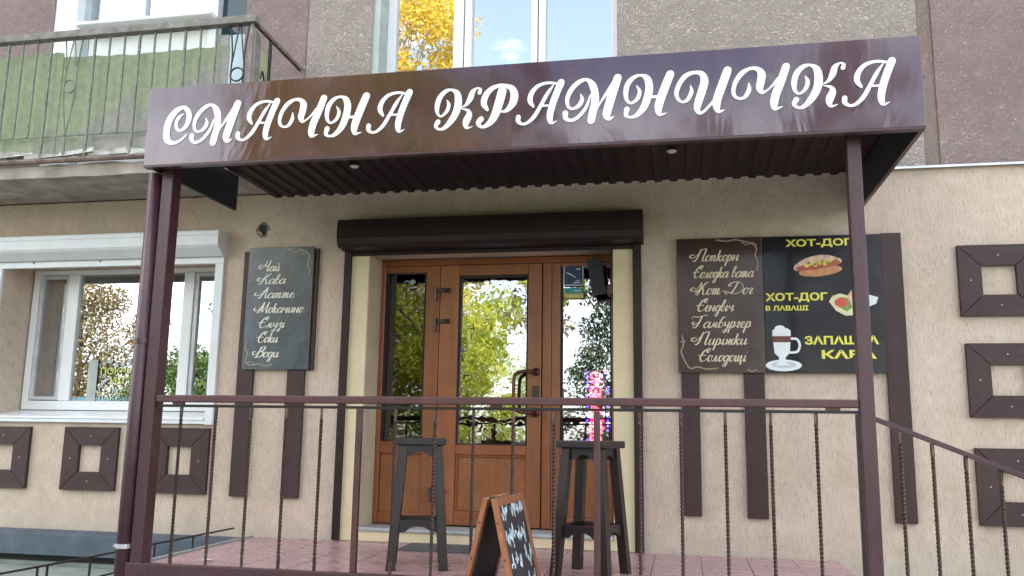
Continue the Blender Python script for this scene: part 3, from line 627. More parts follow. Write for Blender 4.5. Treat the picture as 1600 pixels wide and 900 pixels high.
# curtain behind the left light, blind behind the rest
cv = MB(); n = 60
P = [(-5.60 + .46 * i / n, .50 + .018 * math.sin(i * 1.1)) for i in range(n + 1)]
for i in range(n): cv.add([(P[i][0], P[i][1], 1.6), (P[i + 1][0], P[i + 1][1], 1.6), (P[i + 1][0], P[i + 1][1], 2.95), (P[i][0], P[i][1], 2.95)], [(0, 1, 2, 3)])
cv.obj('curtain', M['curtain'], sw)
# roller shutter of the salon window
sh = MB().prism([(0, 3.115), (-.15, 3.10), (-.155, 3.09), (-.155, 3.062), (-.150, 3.058), (-.150, 2.985), (-.135, 2.965), (-.06, 2.908), (0, 2.908)], 'x', -5.82, -3.60).obj('shutter_box', M['white_metal'], bld, bevel=.003)
v = MB(); v.box(-5.66, -3.60, -.030, -.002, 2.853, 2.906); v.obj('bottom_bar', M['white_metal'], sh, bevel=.003)
MB().box(-5.715, -5.655, -.03, -.002, 1.60, 2.906).obj('guide_rail', M['white_metal'], sh, bevel=.003)
MB().box(-3.672, -3.602, -.03, -.002, 1.57, 2.852).obj('guide_rail', M['white_metal'], sh, bevel=.003)
MB().box(-5.654, -3.674, -.03, -.002, 1.575, 1.604).obj('lower_rail', M['white_metal'], sh, bevel=.003)
v = MB()
for x in (-5.35, -4.72, -4.14): v.tube([(x, -.034, 2.895), (x, -.030, 2.895)], .008, 10)
v.obj('rivet', M['hinge'], sh)
MB().prism([(0, 3.117), (-.157, 3.102), (-.157, 2.98), (-.06, 2.905), (0, 2.905)], 'x', -3.600, -3.592).obj('end_cap', M['white_metal'], sh)

# window film lettering of the salon
wf = thing('window_lettering', 'faded lime lettering on the salon window behind the left post', 'lettering')
YW = .342
block_text('ПОКРИТТЯ', -4.90, -4.42, 1.985, 2.045, YW, M['lime_ink'], 'lettering', wf, .01)
block_text('НІГТІВ', -4.80, -4.46, 1.905, 1.965, YW, M['lime_ink'], 'lettering', wf, .01)
block_text('-ГЕЛЬ-', -4.93, -4.68, 1.825, 1.885, YW, M['pale_ink'], 'lettering', wf, .01)
block_text('-ЛАК-', -4.93, -4.72, 1.765, 1.812, YW, M['pale_ink'], 'lettering', wf, .01)
v = MB(); v.box(-5.02, -4.93, YW - .001, YW + .001, 1.76, 2.11)
for i in range(5): v.disc((-4.87 + .06 * i, 2.075 + .02 * math.sin(i * 2)), .022, .016, YW - .001, YW + .001, 10)
ribbon(v, [(-4.90, 1.87, .01), (-4.85, 1.93, .03), (-4.80, 1.955, .012)], YW - .001, YW + .001)
v.obj('nail_motif', simple('frosted_film', (.42, .48, .44), .6), wf)
base_at(wf, (-4.7, YW, 1.76))

# --- window above the canopy
uw = MB().obj('upstairs_window', M['white'], bld)
v = MB(); yf = .25
v.box(UX0 + .06, UX0 + .135, yf, .36, UZ0, UZ1); v.box(UX1 - .055, UX1, yf, .36, UZ0, UZ1)
v.box(UX0 + .135, UX1 - .055, yf + .001, .36, UZ0, UZ0 + .08); v.box(UX0 + .135, UX1 - .055, yf + .001, .36, UZ1 - .08, UZ1)
v.obj('window_frame', M['white'], uw, bevel=.004)
v = MB(); v.box(UX0, UX0 + .058, .07, .36, UZ0, UZ1); v.obj('reveal_lining', simple('grey_green_reveal', (.44, .50, .46), .8), uw)
for a, b in ((-1.820, -1.735), (-1.725, -1.665), (-1.165, -1.112), (-1.103, -1.045)): MB().box(a, b, yf - .012, .34, UZ0 + .081, UZ1 - .081).obj('mullion', M['white'], uw, bevel=.006)
for a, b in ((-2.324, -1.821), (-1.664, -1.166), (-1.044, -.511)): pane('glass_pane', a, b, UZ0 + .08, UZ1 - .08, yf + .035, M['glass_up'], uw)
v = MB()
for i in range(60):
    a = -1.04 + .54 * i / 60; b = -1.04 + .54 * (i + 1) / 60
    v.add([(a, .48 + .015 * math.sin(i), UZ0), (b, .48 + .015 * math.sin(i + 1), UZ0), (b, .48 + .015 * math.sin(i + 1), UZ1), (a, .48 + .015 * math.sin(i), UZ1)], [(0, 1, 2, 3)])
v.obj('net_curtain', M['net'], uw)

# --- balcony door and window, upper left
bw = MB().obj('balcony_window', M['white'], bld)
v = MB(); yb = .16
v.box(-5.49, -5.27, .06, .34, 3.53, 6.0)
v.obj('side_panel', M['white'], bw, bevel=.004)
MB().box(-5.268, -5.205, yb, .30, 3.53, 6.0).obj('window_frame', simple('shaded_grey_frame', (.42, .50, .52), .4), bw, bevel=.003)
MB().box(-4.01, -3.93, yb - .02, .30, 3.53, 6.0).obj('window_frame', M['white'], bw, bevel=.004)
MB().box(-4.70, -4.665, yb + .01, .30, 5.05, 6.0).obj('mullion', M['white_metal'], bw, bevel=.003)
pane('glass_pane', -5.203, -4.702, 5.065, 5.99, yb + .05, M['glass_up'], bw); pane('glass_pane', -4.663, -4.012, 5.065, 5.99, yb + .05, M['glass_up'], bw)
MB().box(-5.203, -4.012, yb + .01, .32, 3.53, 5.00).obj('lower_panel', M['white'], bw, bevel=.004)
MB().prism([(-.02, 5.035), (-.02, 5.06), (.0, 5.068), (yb, 5.064), (yb, 5.02), (.0, 5.02)], 'x', -5.20, -3.90).obj('window_sill', M['white'], bw, bevel=.006)
MB().box(-3.928, -3.83, yb + .02, .30, 3.53, 4.93).obj('door_post', M['concrete'], bw)
MB().box(-3.828, -3.61, yb + .03, .30, 3.53, 4.93).obj('door_panel', M['pale_cyan'], bw, bevel=.004)
pane('glass_pane', -3.928, -3.61, 4.94, 6.0, yb + .06, simple('dark_teal_glass', (.02, .055, .07), .08), bw)
v = MB(); 
for i in range(40):
    a = -5.2 + 1.2 * i / 40; b = -5.2 + 1.2 * (i + 1) / 40
    v.add([(a, .36 + .012 * math.sin(i * 1.4), 5.0), (b, .36 + .012 * math.sin(i * 1.4 + 1.4), 5.0), (b, .36 + .012 * math.sin(i * 1.4 + 1.4), 6.0), (a, .36 + .012 * math.sin(i * 1.4), 6.0)], [(0, 1, 2, 3)])
v.obj('net_curtain', M['net'], bw)

# --- entrance: rolling shutter, trims, step
es = MB().prism([(0, 3.150), (-.17, 3.140), (-.20, 3.125), (-.205, 3.05), (-.205, 2.985), (-.19, 2.945), (-.155, 2.922), (-.05, 2.915), (0, 2.915)], 'x', -2.575, -.264).obj('entrance_shutter_box', M['shutter'], bld, bevel=.004)
v = MB()
for z in (3.07, 3.01): v.box(-2.574, -.265, -.208, -.204, z, z + .004)
v.obj('box_seam', M['gasket'], es)
MB().box(-2.572, -2.518, -.035, -.002, .745, 2.914).obj('guide_rail', M['shutter'], es, bevel=.003)
MB().box(-.345, -.284, -.035, -.002, .745, 2.914).obj('guide_rail', M['shutter'], es, bevel=.003)
MB().box(-2.516, -.347, -.022, -.002, 2.885, 2.913).obj('shutter_bottom_bar', M['shutter'], es, bevel=.003)
MB().box(-2.516, DX0, -.006, -.001, .745, 2.884).obj('cream_jamb', M['cream'], bld); MB().box(DX1, -.347, -.006, -.001, .745, 2.884).obj('cream_jamb', M['cream'], bld)
MB().box(DX0 + .001, DX1 - .001, -.006, -.001, .745, .815).obj('step_riser', M['cream'], bld)
v = MB()
xs = [DX0 + .002 + i * (DX1 - DX0 - .004) / 6 for i in range(7)]
for a, b in zip(xs, xs[1:]):
    MB().box(a + .002, b - .002, -.02, .26, .818, .842).obj('sill_tile', M['sill_tile'], bld, bevel=.003)
MB().box(DX0 + .001, DX0 + .006, .0, .27, .84, 2.90).obj('jamb_lining', simple('beige_lining', (.55, .47, .33), .8, 0, .1, 6, .2), bld)

# --- entrance door set at y .27
YD = .27
ed = MB().obj('entrance_door', M['door'], bld)
def bar(x0, x1, z0, z1, y0=YD, y1=YD + .08, horiz=False, nm='door_frame'):
    return MB().box(x0, x1, y0, y1, z0, z1).obj(nm, M['door_h'] if horiz else M['door'], ed, bevel=.006)
bar(-2.372, -2.335, .845, 2.905); bar(-.525, -.492, .845, 2.905)
bar(-2.334, -.526, 2.855, 2.905, horiz=True)
bar(-1.995, -1.88, .845, 2.854); bar(-1.055, -.985, .845, 2.854); bar(-.983, -.915, .845, 2.854, YD + .004)
# left sidelight
bar(-2.334, -1.996, 1.375, 1.465, horiz=True); bar(-2.334, -1.996, .845, .93, horiz=True); bar(-2.334, -1.996, 2.80, 2.854, YD + .01, horiz=True)
MB().box(-2.33, -2.0, YD + .03, YD + .06, .93, 1.375).obj('door_panel', M['door_d'], ed)
v = MB(); v.box(-2.334, -2.318, YD + .012, YD + .05, 1.466, 2.80); v.box(-2.012, -1.996, YD + .012, YD + .05, 1.466, 2.80); v.obj('glazing_bead', M['gasket'], ed)
pane('glass_pane', -2.318, -2.012, 1.465, 2.80, YD + .035, M['glass_side'], ed, math.radians(.75))
# door leaf
yl = YD - .012
bar(-1.873, -1.722, .85, 2.85, yl, YD + .07, nm='door_leaf_stile'); bar(-1.166, -1.06, .85, 2.85, yl, YD + .07, nm='door_leaf_stile')
bar(-1.721, -1.167, 2.765, 2.85, yl + .001, YD + .07, True, 'door_leaf_rail'); bar(-1.721, -1.167, 1.375, 1.45, yl + .001, YD + .07, True, 'door_leaf_rail'); bar(-1.721, -1.167, .85, .955, yl + .001, YD + .07, True, 'door_leaf_rail')
v = MB(); v.box(-1.721, -1.705, yl + .012, YD + .05, .956, 1.374); v.box(-1.183, -1.167, yl + .012, YD + .05, .956, 1.374); v.box(-1.704, -1.184, yl + .012, YD + .05, 1.358, 1.374); v.box(-1.704, -1.184, yl + .012, YD + .05, .956, .972)
v.obj('panel_moulding', M['door'], ed, bevel=.004)
MB().box(-1.72, -1.168, yl + .03, YD + .05, .955, 1.375).obj('door_panel', M['door_d'], ed)
v = MB(); v.box(-1.721, -1.709, yl + .008, YD + .05, 1.451, 2.764); v.box(-1.179, -1.167, yl + .008, YD + .05, 1.451, 2.764); v.box(-1.708, -1.18, yl + .008, YD + .05, 1.451, 1.459); v.box(-1.708, -1.18, yl + .008, YD + .05, 2.756, 2.764)
v.obj('glazing_bead', M['gasket'], ed)
pane('glass_pane', -1.708, -1.18, 1.455, 2.76, YD + .02, M['glass_door'], ed, math.radians(.8))
for z in (2.615, 2.37, 1.07):
    h = MB(); h.tube([(-1.905, yl - .018, z - .055), (-1.905, yl - .018, z + .055)], .012, 10); h.box(-1.905, -1.79, yl - .012, yl - .0005, z + .012, z + .048)
    h.tube([(-1.83, yl - .02, z + .03), (-1.79, yl - .02, z + .03)], .014, 10)
    h.obj('hinge', M['hinge'], ed, bevel=.002)
hd = MB()
for yy, xo in ((yl - .085, 0), ):
    hd.tube(catmull([(-1.10, yl - .01, 2.005), (-1.13, yl - .055, 2.005), (-1.20, yl - .075, 2.0), (-1.245, yl - .08, 1.975), (-1.255, yl - .08, 1.92), (-1.255, yl - .08, 1.78), (-1.245, yl - .08, 1.725), (-1.20, yl - .075, 1.70), (-1.13, yl - .055, 1.695), (-1.10, yl - .01, 1.695)], 5), .0145, 10)
hd.tube([(-1.10, yl, 2.005), (-1.10, yl - .012, 2.005)], .032, 14); hd.tube([(-1.10, yl, 1.695), (-1.10, yl - .012, 1.695)], .032, 14)
hd.obj('door_handle', M['steel'], ed, smooth=True)
v = MB(); v.box(-1.125, -1.075, yl - .006, yl - .0005, 1.80, 1.90); v.tube([(-1.10, yl - .02, 1.85), (-1.10, yl - .002, 1.85)], .011, 10); v.obj('lock_plate', M['hinge'], ed)
# right sidelight
bar(-.914, -.526, 1.375, 1.475, horiz=True); bar(-.914, -.526, .845, .93, horiz=True); bar(-.914, -.526, 2.825, 2.854, YD + .01, horiz=True)
MB().box(-.91, -.53, YD + .03, YD + .06, .93, 1.375).obj('door_panel', M['door_d'], ed)
v = MB(); v.box(-.914, -.903, YD + .012, YD + .05, 1.476, 2.824); v.box(-.537, -.526, YD + .012, YD + .05, 1.476, 2.824); v.obj('glazing_bead', M['gasket'], ed)
pane('glass_pane', -.903, -.537, 1.475, 2.825, YD + .035, M['glass_right'], ed, math.radians(.7))

# stickers on the glass
st = thing('square_sticker', 'navy square sticker with white border on the right door sidelight', 'sticker')
MB().box(-.896, -.740, YD + .0175, YD + .019, 2.672, 2.832).obj('border', M['white_p'], st)
MB().box(-.888, -.748, YD + .016, YD + .0172, 2.680, 2.824).obj('blue_field', M['blue_p'], st)
v = MB(); ribbon(v, [(-.875, 2.775, .004), (-.84, 2.76, .01), (-.80, 2.735, .004)], YD + .014, YD + .0155); v.box(-.80, -.765, YD + .014, YD + .0155, 2.797, 2.805); v.box(-.815, -.765, YD + .014, YD + .0155, 2.690, 2.70); v.box(-.80, -.77, YD + .014, YD + .0155, 2.708, 2.714)
v.obj('white_print', M['white_p'], st); base_at(st, (-.818, YD + .018, 2.672))
st = thing('two_tone_sticker', 'teal and yellow sticker below the navy square sticker', 'sticker')
MB().box(-.888, -.740, YD + .0175, YD + .019, 2.612, 2.655).obj('teal_half', M['teal_p'], st); MB().box(-.888, -.740, YD + .0175, YD + .019, 2.572, 2.611).obj('yellow_half', M['yel_p'], st)
v = MB(); v.box(-.81, -.76, YD + .016, YD + .0172, 2.628, 2.636); v.box(-.85, -.77, YD + .016, YD + .0172, 2.588, 2.594); v.obj('print', M['white_p'], st); base_at(st, (-.814, YD + .018, 2.572))
v = MB()
ribbon(v, [(-2.19, 2.72, .006), (-2.16, 2.735, .01), (-2.14, 2.72, .006)], YD + .016, YD + .018); v.disc((-2.115, 2.725), .024, .02, YD + .016, YD + .018, 14); v.box(-2.155, -2.105, YD + .016, YD + .018, 2.672, 2.684)
tag(v.obj('small_logo_sticker', simple('faded_pale_film', (.30, .36, .42), .6), None), 'small faded pale logo on the dark left door sidelight', 'sticker')

# LED sign
led = thing('led_sign', 'red and blue light sign standing upright in the right door sidelight', 'led sign')
YL = YD + .045
MB().box(-.735, -.545, YL + .045, YL + .065, 1.48, 2.03).obj('panel', M['black'], led, bevel=.003)
block_text('ВІДЧИНЕНО', -.700, -.590, 1.495, 2.012, YL + .03, M['led_red'], 'lettering', led, .05, turn=True)
block_text('ВІДЧИНЕНО', -.695, -.595, 1.497, 2.010, YL + .027, M['led_core'], 'lettering', led, -.018, turn=True)
v = MB(); rr = random.Random(5)
for i in range(15):
    z = 1.50 + i * .036
    for x in (-.718, -.562):
        if rr.random() < .72: v.disc((x + rr.uniform(-.004, .004), z), .009, .009, YL + .025, YL + .035, 8)
v.obj('blue_led', M['led_blue'], led); base_at(led, (-.64, YL + .05, 1.48))
# loudspeaker in the corner of the doorway
sp = thing('loudspeaker', 'small black loudspeaker tilted under the lintel at the right jamb', 'speaker', (-.585, .14, 2.585))
o = MB().box(-.070, .040, -.055, .055, 0, .265).obj('cabinet', M['black'], sp, bevel=.008); o.rotation_euler = (0, math.radians(-9), 0)
g = MB().box(-.064, .034, -.061, -.055, .015, .25).obj('grille', simple('speaker_cloth', (.03, .032, .04), .8), o)
v = MB(); v.box(.045, .093, -.05, .05, -.02, .06); v.box(.070, .093, -.05, .05, .06, .31); v.obj('bracket', M['steel'], sp, bevel=.004)

# ================================================================== DECOR ON THE WALL
def deco_frame(x0, x1, z0, z1, hx, label, group='square plank frames on the wall'):
    """four mitred planks round a square opening"""
    t = thing('wall_ornament', label, 'wall decoration', ((x0 + x1) / 2, 0, z0), 0, group)
    W, H = (x1 - x0) / 2, z1 - z0; b = hx; y0, y1 = -.034, -.001
    def pl(nm, q, mat):
        MB().prism(q, 'y', y0 + random.uniform(0, .003), y1).obj('plank', mat, t, bevel=.002)
    g = .0015
    pl('p', [(-W + g, 0), (W - g, 0), (W - b - g, b - g), (-W + b + g, b - g)], M['plank_h'])
    pl('p', [(-W + g, H), (-W + b + g, H - b + g), (W - b - g, H - b + g), (W - g, H)], M['plank_h'])
    pl('p', [(-W, g), (-W + b - g, b + g), (-W + b - g, H - b - g), (-W, H - g)], M['plank'])
    pl('p', [(W, g), (W, H - g), (W - b + g, H - b - g), (W - b + g, b + g)], M['plank'])
    v = MB()
    for px, pz in ((0, b / 2), (0, H - b / 2), (-W + b / 2, H / 2), (W - b / 2, H / 2)): v.tube([(px, y0 - .002, pz), (px, y0 + .004, pz)], .006, 8)
    v.obj('screw_cap', simple('pale_screw', (.35, .32, .30), .5) if 'pale_screw' not in bpy.data.materials else bpy.data.materials['pale_screw'], t)
    return t
deco_frame(-5.70, -5.215, 1.045, 1.535, .145, 'plank square frame cut by the left edge, below the salon window')
deco_frame(-4.895, -4.41, 1.045, 1.540, .145, 'plank square frame just left of the porch post, below the salon window')
deco_frame(-4.11, -3.62, 1.042, 1.545, .145, 'plank square frame between the porch post and the drinks menu')
deco_frame(1.838, 2.34, 2.36, 2.845, .145, 'top plank square frame of the column at the right edge')
deco_frame(1.85, 2.35, 1.69, 2.178, .145, 'middle plank square frame of the column at the right edge')
deco_frame(1.86, 2.36, 1.0, 1.492, .155, 'lowest plank square frame at the right edge, behind the stair rail')
def slat(x0, x1, z0, z1, label, yo=0):
    o = MB().box(-(x1 - x0) / 2, (x1 - x0) / 2, -.030 + yo, -.001, 0, z1 - z0).obj('wall_plank', M['plank'], None, bevel=.003)
    o.location = ((x0 + x1) / 2, 0, z0); tag(o, label, 'plank', 'upright planks on the wall')
slat(-3.422, -3.287, 1.035, 2.94, 'upright brown plank under the left half of the drinks menu')
slat(-2.999, -2.80, 2.0, 2.952, 'plank showing along the right edge of the drinks menu') if False else None
slat(-3.0, -2.857, 1.035, 2.0, 'upright brown plank under the right half of the drinks menu')
MB_ = MB().box(-.055, .055, -.028, -.001, 0, .955).obj('wall_plank', M['plank'], None, bevel=.003); MB_.location = (-2.845, 0, 1.998); tag(MB_, 'plank edge showing beside the right side of the drinks menu', 'plank', 'upright planks on the wall')
slat(-.012, .112, 1.0, 2.94, 'upright brown plank under the left edge of the snack menu')
slat(.414, .552, .997, 2.94, 'upright brown plank between the snack menu and the hot dog poster')
slat(1.352, 1.488, .997, 2.946, 'tall brown plank right of the hot dog poster, behind the right post')

# drinks menu
md = thing('drinks_menu', 'glossy menu board of handwritten drinks left of the entrance', 'menu board')
YM = -.046
MB().box(-3.372, -2.822, YM, -.032, 2.0, 2.965).obj('panel', M['board_glare'], md, bevel=.002)
v = MB()
for txt, a, b, z in (('Чай', -3.275, -3.10, 2.775), ('Кава', -3.285, -3.045, 2.672), ('Латте', -3.285, -2.965, 2.560), ('Мокачино', -3.285, -2.885, 2.443), ('Смузі', -3.255, -3.03, 2.325), ('Соки', -3.26, -3.08, 2.210), ('Води', -3.285, -3.065, 2.095)):
    v = MB(); write_line(v, txt, a, b, z, .040, YM - .003, .19); v.obj('handwritten_line', M['cream_ink2'], md)
v = MB(); y0, y1 = YM - .0022, YM - .0004
def orn(mb, pts, w=.006): ribbon(mb, [(a, b, w) for a, b in pts], y0, y1, 5)
orn(v, [(-3.08, 2.93), (-3.03, 2.945), (-2.98, 2.925), (-2.93, 2.94), (-2.88, 2.92), (-2.86, 2.88), (-2.87, 2.82), (-2.85, 2.78), (-2.86, 2.74)], .008)
orn(v, [(-2.92, 2.925), (-2.90, 2.90), (-2.88, 2.915), (-2.85, 2.90)])
v.obj('corner_flourish', M['gold_ink'], md); v = MB()
orn(v, [(-3.345, 2.22), (-3.35, 2.16), (-3.33, 2.12), (-3.345, 2.06), (-3.30, 2.035), (-3.24, 2.045), (-3.18, 2.03), (-3.12, 2.04)], .008)
orn(v, [(-3.33, 2.05), (-3.29, 2.06), (-3.27, 2.03)])
v.obj('corner_flourish', M['gold_ink'], md); base_at(md, (-3.1, -.03, 2.0))
# snack menu
md = thing('snack_menu', 'dark brown handwritten snack menu, left half of the right boards', 'menu board')
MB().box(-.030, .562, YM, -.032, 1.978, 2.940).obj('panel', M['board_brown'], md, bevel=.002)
v = MB()
for txt, a, b, z in (('Попкорн', .07, .405, 2.772), ('Солодка вата', .08, .50, 2.652), ('Хот-Дог', .07, .495, 2.532), ('Сендвіч', .10, .36, 2.412), ('Гамбургер', .065, .475, 2.295), ('Пиріжки', .07, .445, 2.175), ('Солодощі', .105, .435, 2.058)):
    v = MB(); write_line(v, txt, a, b, z, .042, YM - .003, .18); v.obj('handwritten_line', M['cream_ink'], md)
v = MB()
orn(v, [(.25, 2.925), (.32, 2.915), (.38, 2.925), (.44, 2.91), (.49, 2.895), (.525, 2.86), (.515, 2.81), (.53, 2.76), (.525, 2.70)], .009)
orn(v, [(.42, 2.905), (.46, 2.885), (.50, 2.90), (.53, 2.88)])
v.obj('corner_flourish', M['gold_ink'], md); v = MB()
orn(v, [(.0, 2.24), (.005, 2.17), (-.01, 2.13), (.015, 2.06), (.05, 2.01), (.10, 2.02), (.16, 2.005), (.24, 2.01)], .009)
orn(v, [(-.015, 2.20), (.01, 2.19), (.02, 2.21)]); orn(v, [(.44, 2.0), (.47, 1.99), (.50, 2.0)])
v.obj('corner_flourish', M['gold_ink'], md); base_at(md, (.26, -.03, 1.978))
# hot dog poster
hp = thing('hot_dog_poster', 'black poster with yellow lettering, hot dog and coffee glass', 'poster')
MB().box(.565, 1.350, YM, -.032, 1.978, 2.938).obj('panel', M['board_black'], hp, bevel=.002)
YT = YM - .003
block_text('ХОТ-ДОГ', .722, 1.165, 2.852, 2.914, YT, M['yellow_ink'], 'lettering', hp, .035)
block_text('ХОТ-ДОГ', .573, .988, 2.468, 2.535, YT, M['yellow_ink'], 'lettering', hp, .035)
block_text('В ЛАВАШІ', .573, .858, 2.410, 2.446, YT, M['yellow_ink'], 'lettering', hp, .03)
block_text('ЗАПАШНА', .824, 1.305, 2.172, 2.232, YT, M['yellow_ink'], 'lettering', hp, .035)
block_text('КАВА', .932, 1.285, 2.075, 2.135, YT, M['yellow_ink'], 'lettering', hp, .035)
def flat(parts, name):
    root = None
    for i, (fn, mat) in enumerate(parts):
        mb = MB(); fn(mb, YM - .0012 - .0008 * i, YM - .0003)
        o = mb.obj(name if root is None else 'print_detail', mat, hp if root is None else root)
        root = root or o
hr = -.12
def rot(c, x, z, a=hr): return (c[0] + x * math.cos(a) - z * math.sin(a), c[1] + x * math.sin(a) + z * math.cos(a))
hc = (.935, 2.72); hr = .10
flat([(lambda m, a, b: m.disc(rot(hc, .01, -.035, hr), .145, .037, a, b, 24, rot=hr), M['bun']),
      (lambda m, a, b: [ribbon(m, [(*rot(hc, -.14, .005, hr), .05), (*rot(hc, -.06, .03, hr), .075), (*rot(hc, .05, .04, hr), .07), (*rot(hc, .14, .02, hr), .04)], a, b)], M['bun_l']),
      (lambda m, a, b: [ribbon(m, [(*rot(hc, -.13, -.005, hr), .035), (*rot(hc, 0, .002, hr), .045), (*rot(hc, .13, .01, hr), .035)], a, b)], M['sausage']),
      (lambda m, a, b: [m.disc(rot(hc, -.075 + .03 * i, .012 + .012 * (i % 2), hr), .018, .013, a - .0001 * i, b, 9, rot=.5 * i) for i in range(6)], M['mustard']),
      (lambda m, a, b: [m.disc(rot(hc, -.06 + .045 * i, .03 - .015 * (i % 2), hr), .013, .008, a, b, 8, rot=i) for i in range(5)], M['green_p'])], 'hot_dog_picture')
lc = (1.15, 2.46)
flat([(lambda m, a, b: m.prism([(lc[0] + x, lc[1] + z) for x, z in ((-.155, .01), (-.13, .05), (-.08, .065), (-.03, .05), (.03, .06), (.05, -.03), (.02, -.085), (-.05, -.09), (-.11, -.055))], 'y', a, b), M['lavash']),
      (lambda m, a, b: m.prism([(lc[0] + x, lc[1] + z) for x, z in ((-.12, .01), (-.08, .04), (-.03, .03), (.0, -.03), (-.04, -.06), (-.09, -.03))], 'y', a, b), M['green_p']),
      (lambda m, a, b: m.disc((lc[0] - .075, lc[1] + .002), .042, .034, a, b, 16), M['tomato']),
      (lambda m, a, b: m.prism([(lc[0] + x, lc[1] + z) for x, z in ((-.03, .05), (.0, .095), (.02, .05), (.06, -.01), (-.01, -.02))], 'y', a, b), M['bun_l']),
      (lambda m, a, b: m.prism([(lc[0] + x, lc[1] + z) for x, z in ((.02, .06), (.10, .055), (.165, .035), (.15, -.01), (.09, -.035), (.03, -.02))], 'y', a, b), M['lavash_w'])], 'lavash_picture')
cx = .673
def ell(m, x, z, rx, rz, a, b): m.disc((x, z), rx, rz, a, b, 22)
flat([(lambda m, a, b: ell(m, .680, 2.030, .120, .040, a, b), M['cup']),
      (lambda m, a, b: ell(m, .682, 2.034, .085, .022, a, b), M['cup_g']),
      (lambda m, a, b: m.prism([(cx - .045, 2.03), (cx + .045, 2.03), (cx + .022, 2.055), (cx + .022, 2.085), (cx + .05, 2.115), (cx + .062, 2.25), (cx - .062, 2.25), (cx - .05, 2.115), (cx - .022, 2.085), (cx - .022, 2.055)], 'y', a, b), M['cup']),
      (lambda m, a, b: [ribbon(m, [(cx + .055, 2.215, .016), (cx + .10, 2.21, .016), (cx + .118, 2.17, .016), (cx + .10, 2.125, .016), (cx + .048, 2.118, .016)], a, b)], M['cup']),
      (lambda m, a, b: m.prism([(cx - .058, 2.19), (cx + .058, 2.19), (cx + .060, 2.232), (cx - .060, 2.232)], 'y', a, b), M['coffee']),
      (lambda m, a, b: [ell(m, cx, 2.262, .062, .030, a, b), ell(m, cx - .01, 2.285, .035, .022, a - .0003, b)], M['cup']),
      (lambda m, a, b: m.prism([(cx - .02, 2.245), (cx + .03, 2.247), (cx + .03, 2.251), (cx - .02, 2.249)], 'y', a, b), M['cup_g'])], 'coffee_glass_picture')
base_at(hp, (.96, -.03, 1.978))

# ================================================================== BALCONY
bal = thing('balcony', 'old balcony with faded green sheeting and thin iron bars, upper left', 'balcony')
YB = -.72
slab = MB(); 
# slab, front edge crumbled
rr = random.Random(9); nseg = 44; X0, X1 = -10.0, -3.085
for i in range(nseg):
    a = X0 + (X1 - X0) * i / nseg; b = X0 + (X1 - X0) * (i + 1) / nseg
    j0 = .0 if i == 0 else slab_j
    slab_j = rr.uniform(-.012, .012)
    tz0 = 3.51 + j0; tz1 = 3.51 + slab_j
    slab.hexa([(a, YB + .02 + j0, 3.412), (b, YB + .02 + slab_j, 3.412), (b, .0, 3.425), (a, .0, 3.425)], [(a, YB + .02 + j0 * .6, tz0), (b, YB + .02 + slab_j * .6, tz1), (b, .044, 3.52), (a, .044, 3.52)])
slab.obj('slab', M['old_conc'], bal)
MB().tube([(X0, YB - .01, 3.535), (-3.085, YB - .01, 3.535)], .022, 8).obj('edge_channel', M['rust'], bal)
MB().tube([(-3.085, YB - .01, 3.535), (-3.085, .04, 3.535)], .02, 8).obj('edge_channel', M['rust'], bal)
v = MB(); rr = random.Random(21)
x = X0
while x < -3.15:                                # torn strips of board lying on the slab edge
    L = rr.uniform(.18, .42); za = 3.56 + rr.uniform(-.01, .02); zb = za + rr.uniform(-.03, .03)
    h0, h1 = rr.uniform(.03, .07), rr.uniform(.02, .06); yy = YB + rr.uniform(-.02, .01)
    v.hexa([(x, yy, za), (x + L, yy - .01, zb), (x + L, yy + .012, zb), (x, yy + .012, za)], [(x, yy + rr.uniform(-.02, .02), za + h0), (x + L * .95, yy + rr.uniform(-.02, .02), zb + h1), (x + L * .95, yy + .03, zb + h1), (x, yy + .03, za + h0)])
    x += L * rr.uniform(.75, 1.0)
v.obj('torn_board', simple('peeling_whitewash', (.42, .42, .38), .9, 0, .4, 14, .5), bal)
MB().box(X0, -3.06, YB - .035, YB + .035, 4.525, 4.582).obj('top_rail', M['rail_grey'], bal, bevel=.004)
MB().box(X0, -3.09, YB - .006, YB + .006, 3.728, 3.738).obj('lower_rail', M['bar_paint'], bal)
o = MB(); o.hexa([(-3.105, YB + .03, 4.522), (-3.075, YB + .03, 4.522), (-3.06, .05, 4.485), (-3.09, .05, 4.485)], [(-3.105, YB + .03, 4.55), (-3.075, YB + .03, 4.55), (-3.06, .05, 4.512), (-3.09, .05, 4.512)])
o.obj('side_rail', M['rust'], bal)
pb = MB(); pb.box(-.006, .006, -.006, .006, 0, .80); m0 = pb.obj('bar', M['bar_paint'], bal); m0.location = (-9.9, YB, 3.728)
pl = MB(); pl.box(-.008, .008, -.008, .008, 0, 1.0); m1 = pl.obj('long_bar', M['bar_paint'], bal); m1.location = (-9.66, YB, 3.54)
orn_x = (-3.20, -4.605, -6.01, -7.4, -8.8)
i = 0; x = -3.39
while x > -7.2:
    if not any(abs(x - q) < .10 for q in orn_x):
        src = m1 if i % 3 == 2 else m0
        c = src.copy(); COL.objects.link(c); c.parent = bal; c.location = (x, YB, 3.54 if src is m1 else 3.728)
    i += 1; x -= .1285
bpy.data.objects.remove(m0); bpy.data.objects.remove(m1)
